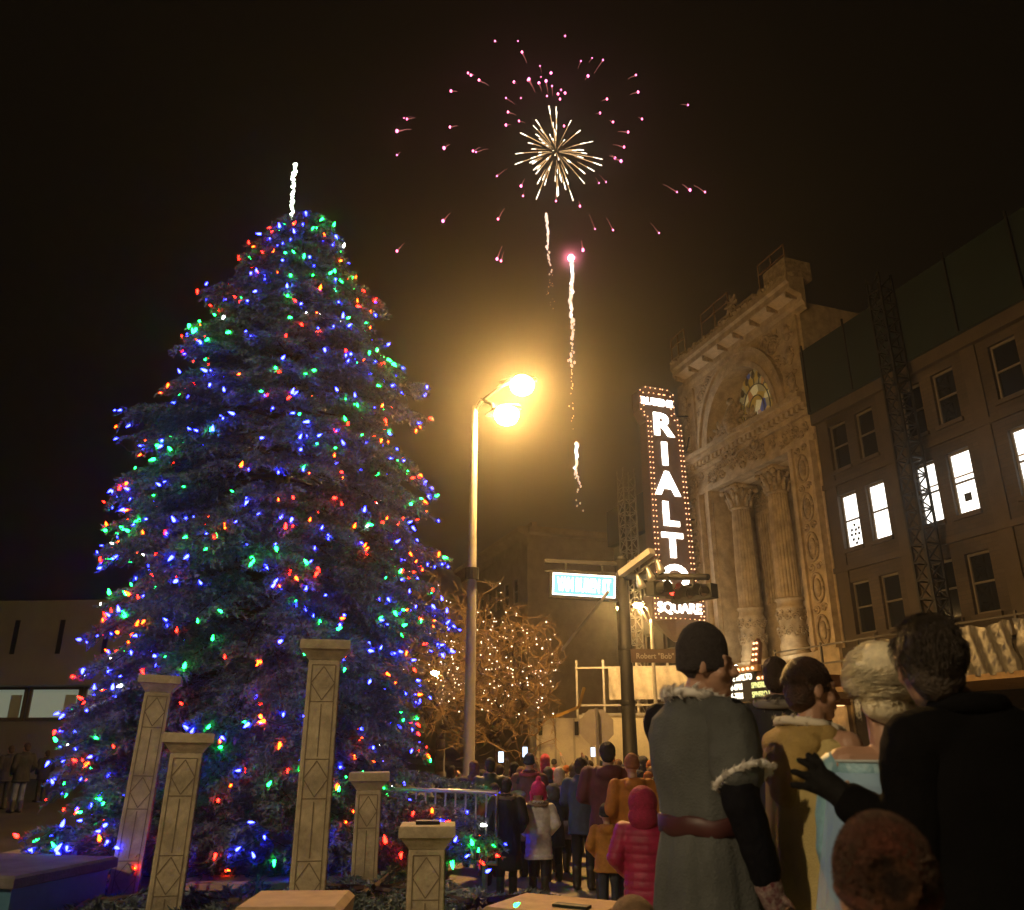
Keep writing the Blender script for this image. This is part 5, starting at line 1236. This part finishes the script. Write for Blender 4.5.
# spread fingers of the reaching glove
d_ = (Vector((-.35,.15,1.255)) - Vector(armL[1])).normalized(); pal = Vector((-.35,.15,1.255)) + d_*.07; 
gl.cap(Vector((-.35,.15,1.255)), pal, .036,.042,12)
for k, (dx, dz) in enumerate(((-.2,.95),(-.5,.85),(-.75,.6),(-.9,.3))):
    f_ = Vector((dx,.15,dz)).normalized(); p_ = pal + Vector((-.008*k,0,.022-.014*k)); L = (.07,.08,.075,.06)[k]; gl.cap(p_ - f_*.02, p_+f_*L*.55, .0135,.0125,8); gl.cap(p_+f_*L*.55, p_+f_*L*.8+Vector((-.02,.015,.0)), .0125,.0105,8)
th_ = pal + Vector((.02,.02,-.01)); gl.cap(th_, th_+Vector((.0,.03,.05)), .015,.013,8); gl.cap(th_+Vector((0,.03,.05)), th_+Vector((-.012,.04,.085)), .013,.011,8)
mobj('glove', bake(gl,.006,2), mat('black_glove', (.005,.0048,.005), .8, bump=.3, spec=.2), T)
mobj('trousers', legs_mesh(.015), CM(BLK), T); mobj('boots', boots_mesh(.014), mat('boot_leather',(.02,.015,.012)), T)

# child with a knit hat right under the viewer
T, sc_ = near_thing(877, 819, 1.5, 1.835, R(-18), 'child in a fuzzy brown and rust knit hat at the bottom edge')
mobj('body', body_mesh('pocket', 0, 0, 1.32, .009), mat('skin_near', (.40,.23,.15)), T)
mobj('coat', coat_mesh('pocket', .7, .035, .013), CM((.02,.018,.02)), T); mobj('trousers', legs_mesh(.015), CM(BLK), T); mobj('boots', boots_mesh(.014), mat('boot_leather',(.02,.015,.012)), T)
H = mobj('knit_hat', hat_mesh('beanie', 0, 0, 1.32, .007), mat('rust_knit', (.16,.035,.015), .95, col2=(.055,.03,.016), scale=7, bump=1, bscale=110), T)
lst = verts; verts = []; NW = .16
C = Vector((0,-.02,1.70))
for k in range(3500):
    a = q.uniform(0, 2*PI); f = q.uniform(0, 1.9); d0 = np.array([math.sin(f)*math.cos(a), math.sin(f)*math.sin(a), math.cos(f)]); p_ = np.array(C) + d0*np.array([.119,.143,.147])
    needles(p_, p_ + d0*.006, 0, 5, .010)
fz = verts; verts = []
def patch(n, rf, ln):
    global verts
    verts = []
    for k in range(n):
        a = q.uniform(0, 2*PI); r_ = rf(); x, z = r_*math.cos(a), r_*math.sin(a); p_ = np.array([x, -.180 + 3*(x*x+z*z), 1.71+z]); needles(p_, p_ + np.array([0,-.012,0]), 0, 8, ln)
    return verts
ringv = patch(1300, lambda: .043 + q.gauss(0,.006), .016); cenv = patch(1300, lambda: .034*math.sqrt(q.random()), .012)
verts = lst; NW = 1.0
tri_obj('fuzz', fz, mat('hat_fuzz', (.085,.026,.014), .95, col2=(.07,.05,.03), scale=6), H); H.children[0].matrix_parent_inverse.identity()
for nm_, v_, m_ in (('patch_ring', ringv, mat('patch_ring_fuzz', (.17,.075,.035), .95, col2=(.03,.018,.012), scale=26)), ('patch_centre', cenv, mat('patch_dark_fuzz', (.035,.02,.014), .95))):
    o_ = tri_obj(nm_, v_, m_, H); o_.matrix_parent_inverse.identity()
person(632, 896, 3.0, 'toddler in a fuzzy brown hat cut off by the bottom edge', (.05,.04,.03), 'beanie', (.20,.12,.06), BLK, .7, 'pocket', 0, child=True, h=None, vox=.013)
# dark haired person between robe and cape, further back
person(775, 656, 5.8, 'person with dark hair and dark coat between the robe and the mustard cape', BLK, 'hair', (.03,.015,.008), BLK, .6, 'pocket', R(-30), furc=(.22,.2,.17), ground=0.3, vox=.012, group=NG)

# ------------------------------------------------------------------ fireworks
YF = 100.0
GOLD = emit('gold_streak', (1,.60,.26), 1.9); GOLDHOT = emit('gold_hot', (1,.88,.66), 5); PINK = emit('pink_spark', (1,.16,.38), 9); PINKD = emit('pink_tail', (1,.32,.28), .45)
c = at(556,152,YF); ppm = 658/YF   # photo pixels per metre at the burst
FW = thing('firework_burst', c, 0, 'golden firework burst of streaks spraying from one centre', 'firework')
q = random.Random(21)
for k in range(66):
    u = q.uniform(-1,1); a = q.uniform(0, 2*PI); s_ = math.sqrt(1-u*u); d = Vector((s_*math.cos(a), u, s_*math.sin(a))); L = q.uniform(3.6, 7.6); i0 = q.choice((.12,.25,.4,.5,.55))
    def P_(t): return d*L*t + Vector((0,0,-.7*t*t))
    w_ = q.uniform(.035,.065); n = 7; ts = [i0+(1-i0)*j/(n-1) for j in range(n)]
    b = MB(); b.tube([P_(t) for t in ts], [w_*(.25+.75*(j/(n-1))**.8) for j in range(n)], 5); st = b.build('streak', GOLD, FW, True)
    b = MB(); b.tube([P_(t) + Vector((0,-.02,0)) for t in (.8,.9,.97,1.0)], [w_*.8,w_*1.3,w_*1.3,w_*.5], 5); b.build('hot_tip', GOLDHOT, st, True)
sparks = [(404,118),(397,131),(397,155),(407,119),(451,91),(468,73),(471,75),(479,80),(495,41),(522,52),(518,41),(565,36),(450,127),(444,148),(473,151),(476,152),(506,98),(514,82),(529,79),(539,83),(546,81),(541,77),(528,80),(540,66),(551,73),(561,90),(565,93),(560,99),(558,94),(581,61),(592,58),(603,60),(588,76),(636,75),(638,92),(688,105),(607,99),(642,119),(600,113),(628,132),(613,122),(564,126),(521,98),(506,125),(508,112),(519,121),(624,147),(615,158),(621,161),(606,182),(599,183),(677,192),(690,190),(705,192),(497,176),(521,186),(523,196),(556,201),(580,206),(498,219),(443,221),(397,251),(497,259),(501,261),(595,229),(613,230),(659,233),(583,250),(547,96),(552,86)]
RB = thing('spark_ring', c, 0, 'scattered pink sparks falling in a wide ring round the gold burst', 'firework')
for k, (px, py) in enumerate(sparks):
    p = at(px, py, YF + q.uniform(-14, 14)) - c; r_ = q.uniform(.09,.21)
    b = MB(); d = p.normalized(); tail = -d*q.uniform(.5,2.2) + Vector((0,0,.5))
    b.ell(p, (r_, r_, r_*1.3), 8, 6); sp_ = b.build('spark', PINK, RB, True)
    b = MB(); b.tube([p, p + tail*.4, p + tail*.8 + Vector((0,0,.1)), p + tail*1.2], [r_*.7, r_*.4, r_*.25, .02], 5); b.build('ember_tail', PINKD, sp_, True)
def trail(pts, label, headm, hr, col, cols_, wd=.14, dens=7):
    Pw = [at(px, py, YF+4) for px, py in pts]; o = Pw[0]; t = thing('rocket_trail', o, 0, label, 'firework'); q = random.Random(len(pts)+int(pts[0][0]))
    tot = sum((a-c_).length for a, c_ in zip(Pw, Pw[1:])); run = 0; core = []; b = MB(); solid = []
    for a, c_ in zip(Pw, Pw[1:]):
        n = max(2, int((c_-a).length*dens))
        for j in range(n):
            f = (run + (c_-a).length*j/n)/tot; p = a + (c_-a)*j/n - o + Vector((q.gauss(0,.06+.22*f),0,0)); r_ = wd*(1-.78*f)*q.uniform(.5,1.2)
            if q.random() < 1.1 - f*.95: b.ell(p, (r_, r_, r_*1.5), 5, 4)
            if f < .38: solid.append(p)
        run += (c_-a).length
    b.build('ember_trail', cols_, t, True)
    if len(solid) > 2: b = MB(); b.tube(solid[::2], list(np.linspace(wd*.95, wd*.35, len(solid[::2]))), 6); b.build('burning_streak', col, t, True)
    if hr: b = MB(); b.ell((0,0,0), hr, 12, 8); b.build('flare_head', headm, t, True)
    if hr > .4:
        sm = bpy.data.materials.new('halo_smoke'); sm.use_nodes = True; n_ = sm.node_tree; n_.nodes.remove(n_.nodes['Principled BSDF'])
        v_ = n_.nodes.new('ShaderNodeVolumePrincipled'); v_.inputs['Color'].default_value = (.9,.9,.9,1); tcn = n_.nodes.new('ShaderNodeTexCoord'); g_ = n_.nodes.new('ShaderNodeTexGradient'); g_.gradient_type = 'QUADRATIC_SPHERE'
        mp = n_.nodes.new('ShaderNodeMapping'); mp.inputs['Scale'].default_value = (1/3.4,)*3; mu = n_.nodes.new('ShaderNodeMath'); mu.operation = 'MULTIPLY'; mu.inputs[1].default_value = .35
        n_.links.new(tcn.outputs['Object'], mp.inputs[0]); n_.links.new(mp.outputs[0], g_.inputs[0]); n_.links.new(g_.outputs['Fac'], mu.inputs[0]); n_.links.new(mu.outputs[0], v_.inputs['Density']); n_.links.new(v_.outputs[0], n_.nodes['Material Output'].inputs['Volume'])
        b = MB(); b.ell((0,0,0), 3.4, 16, 11); b.build('halo_puff', sm, t)  # volume added to give the red halo round the flare
WT = emit('white_trail', (1,.93,.88), 5); WTD = emit('ember_white', (1,.72,.5), 1.6)
trail([(571,258),(573,275),(570,300),(573,330),(571,355),(573,385),(571,410),(573,430)], 'bright white rocket trail below a red flare, right of the lamp glow', emit('red_flare',(1,.18,.28),60), .5, WT, WTD, .30)
trail([(546,214),(548,232),(547,250),(551,270),(550,292),(552,312)], 'thin pinkish rocket trail falling below the gold burst', None, 0, emit('pink_white_trail',(1,.7,.62),2.4), WTD, .2)
trail([(576,444),(577,462),(575,470),(580,482),(579,496),(582,519)], 'short bluish white rocket trail low beside the lamp', WT, .2, emit('blue_white_trail',(.8,.95,1),5), WTD, .25)
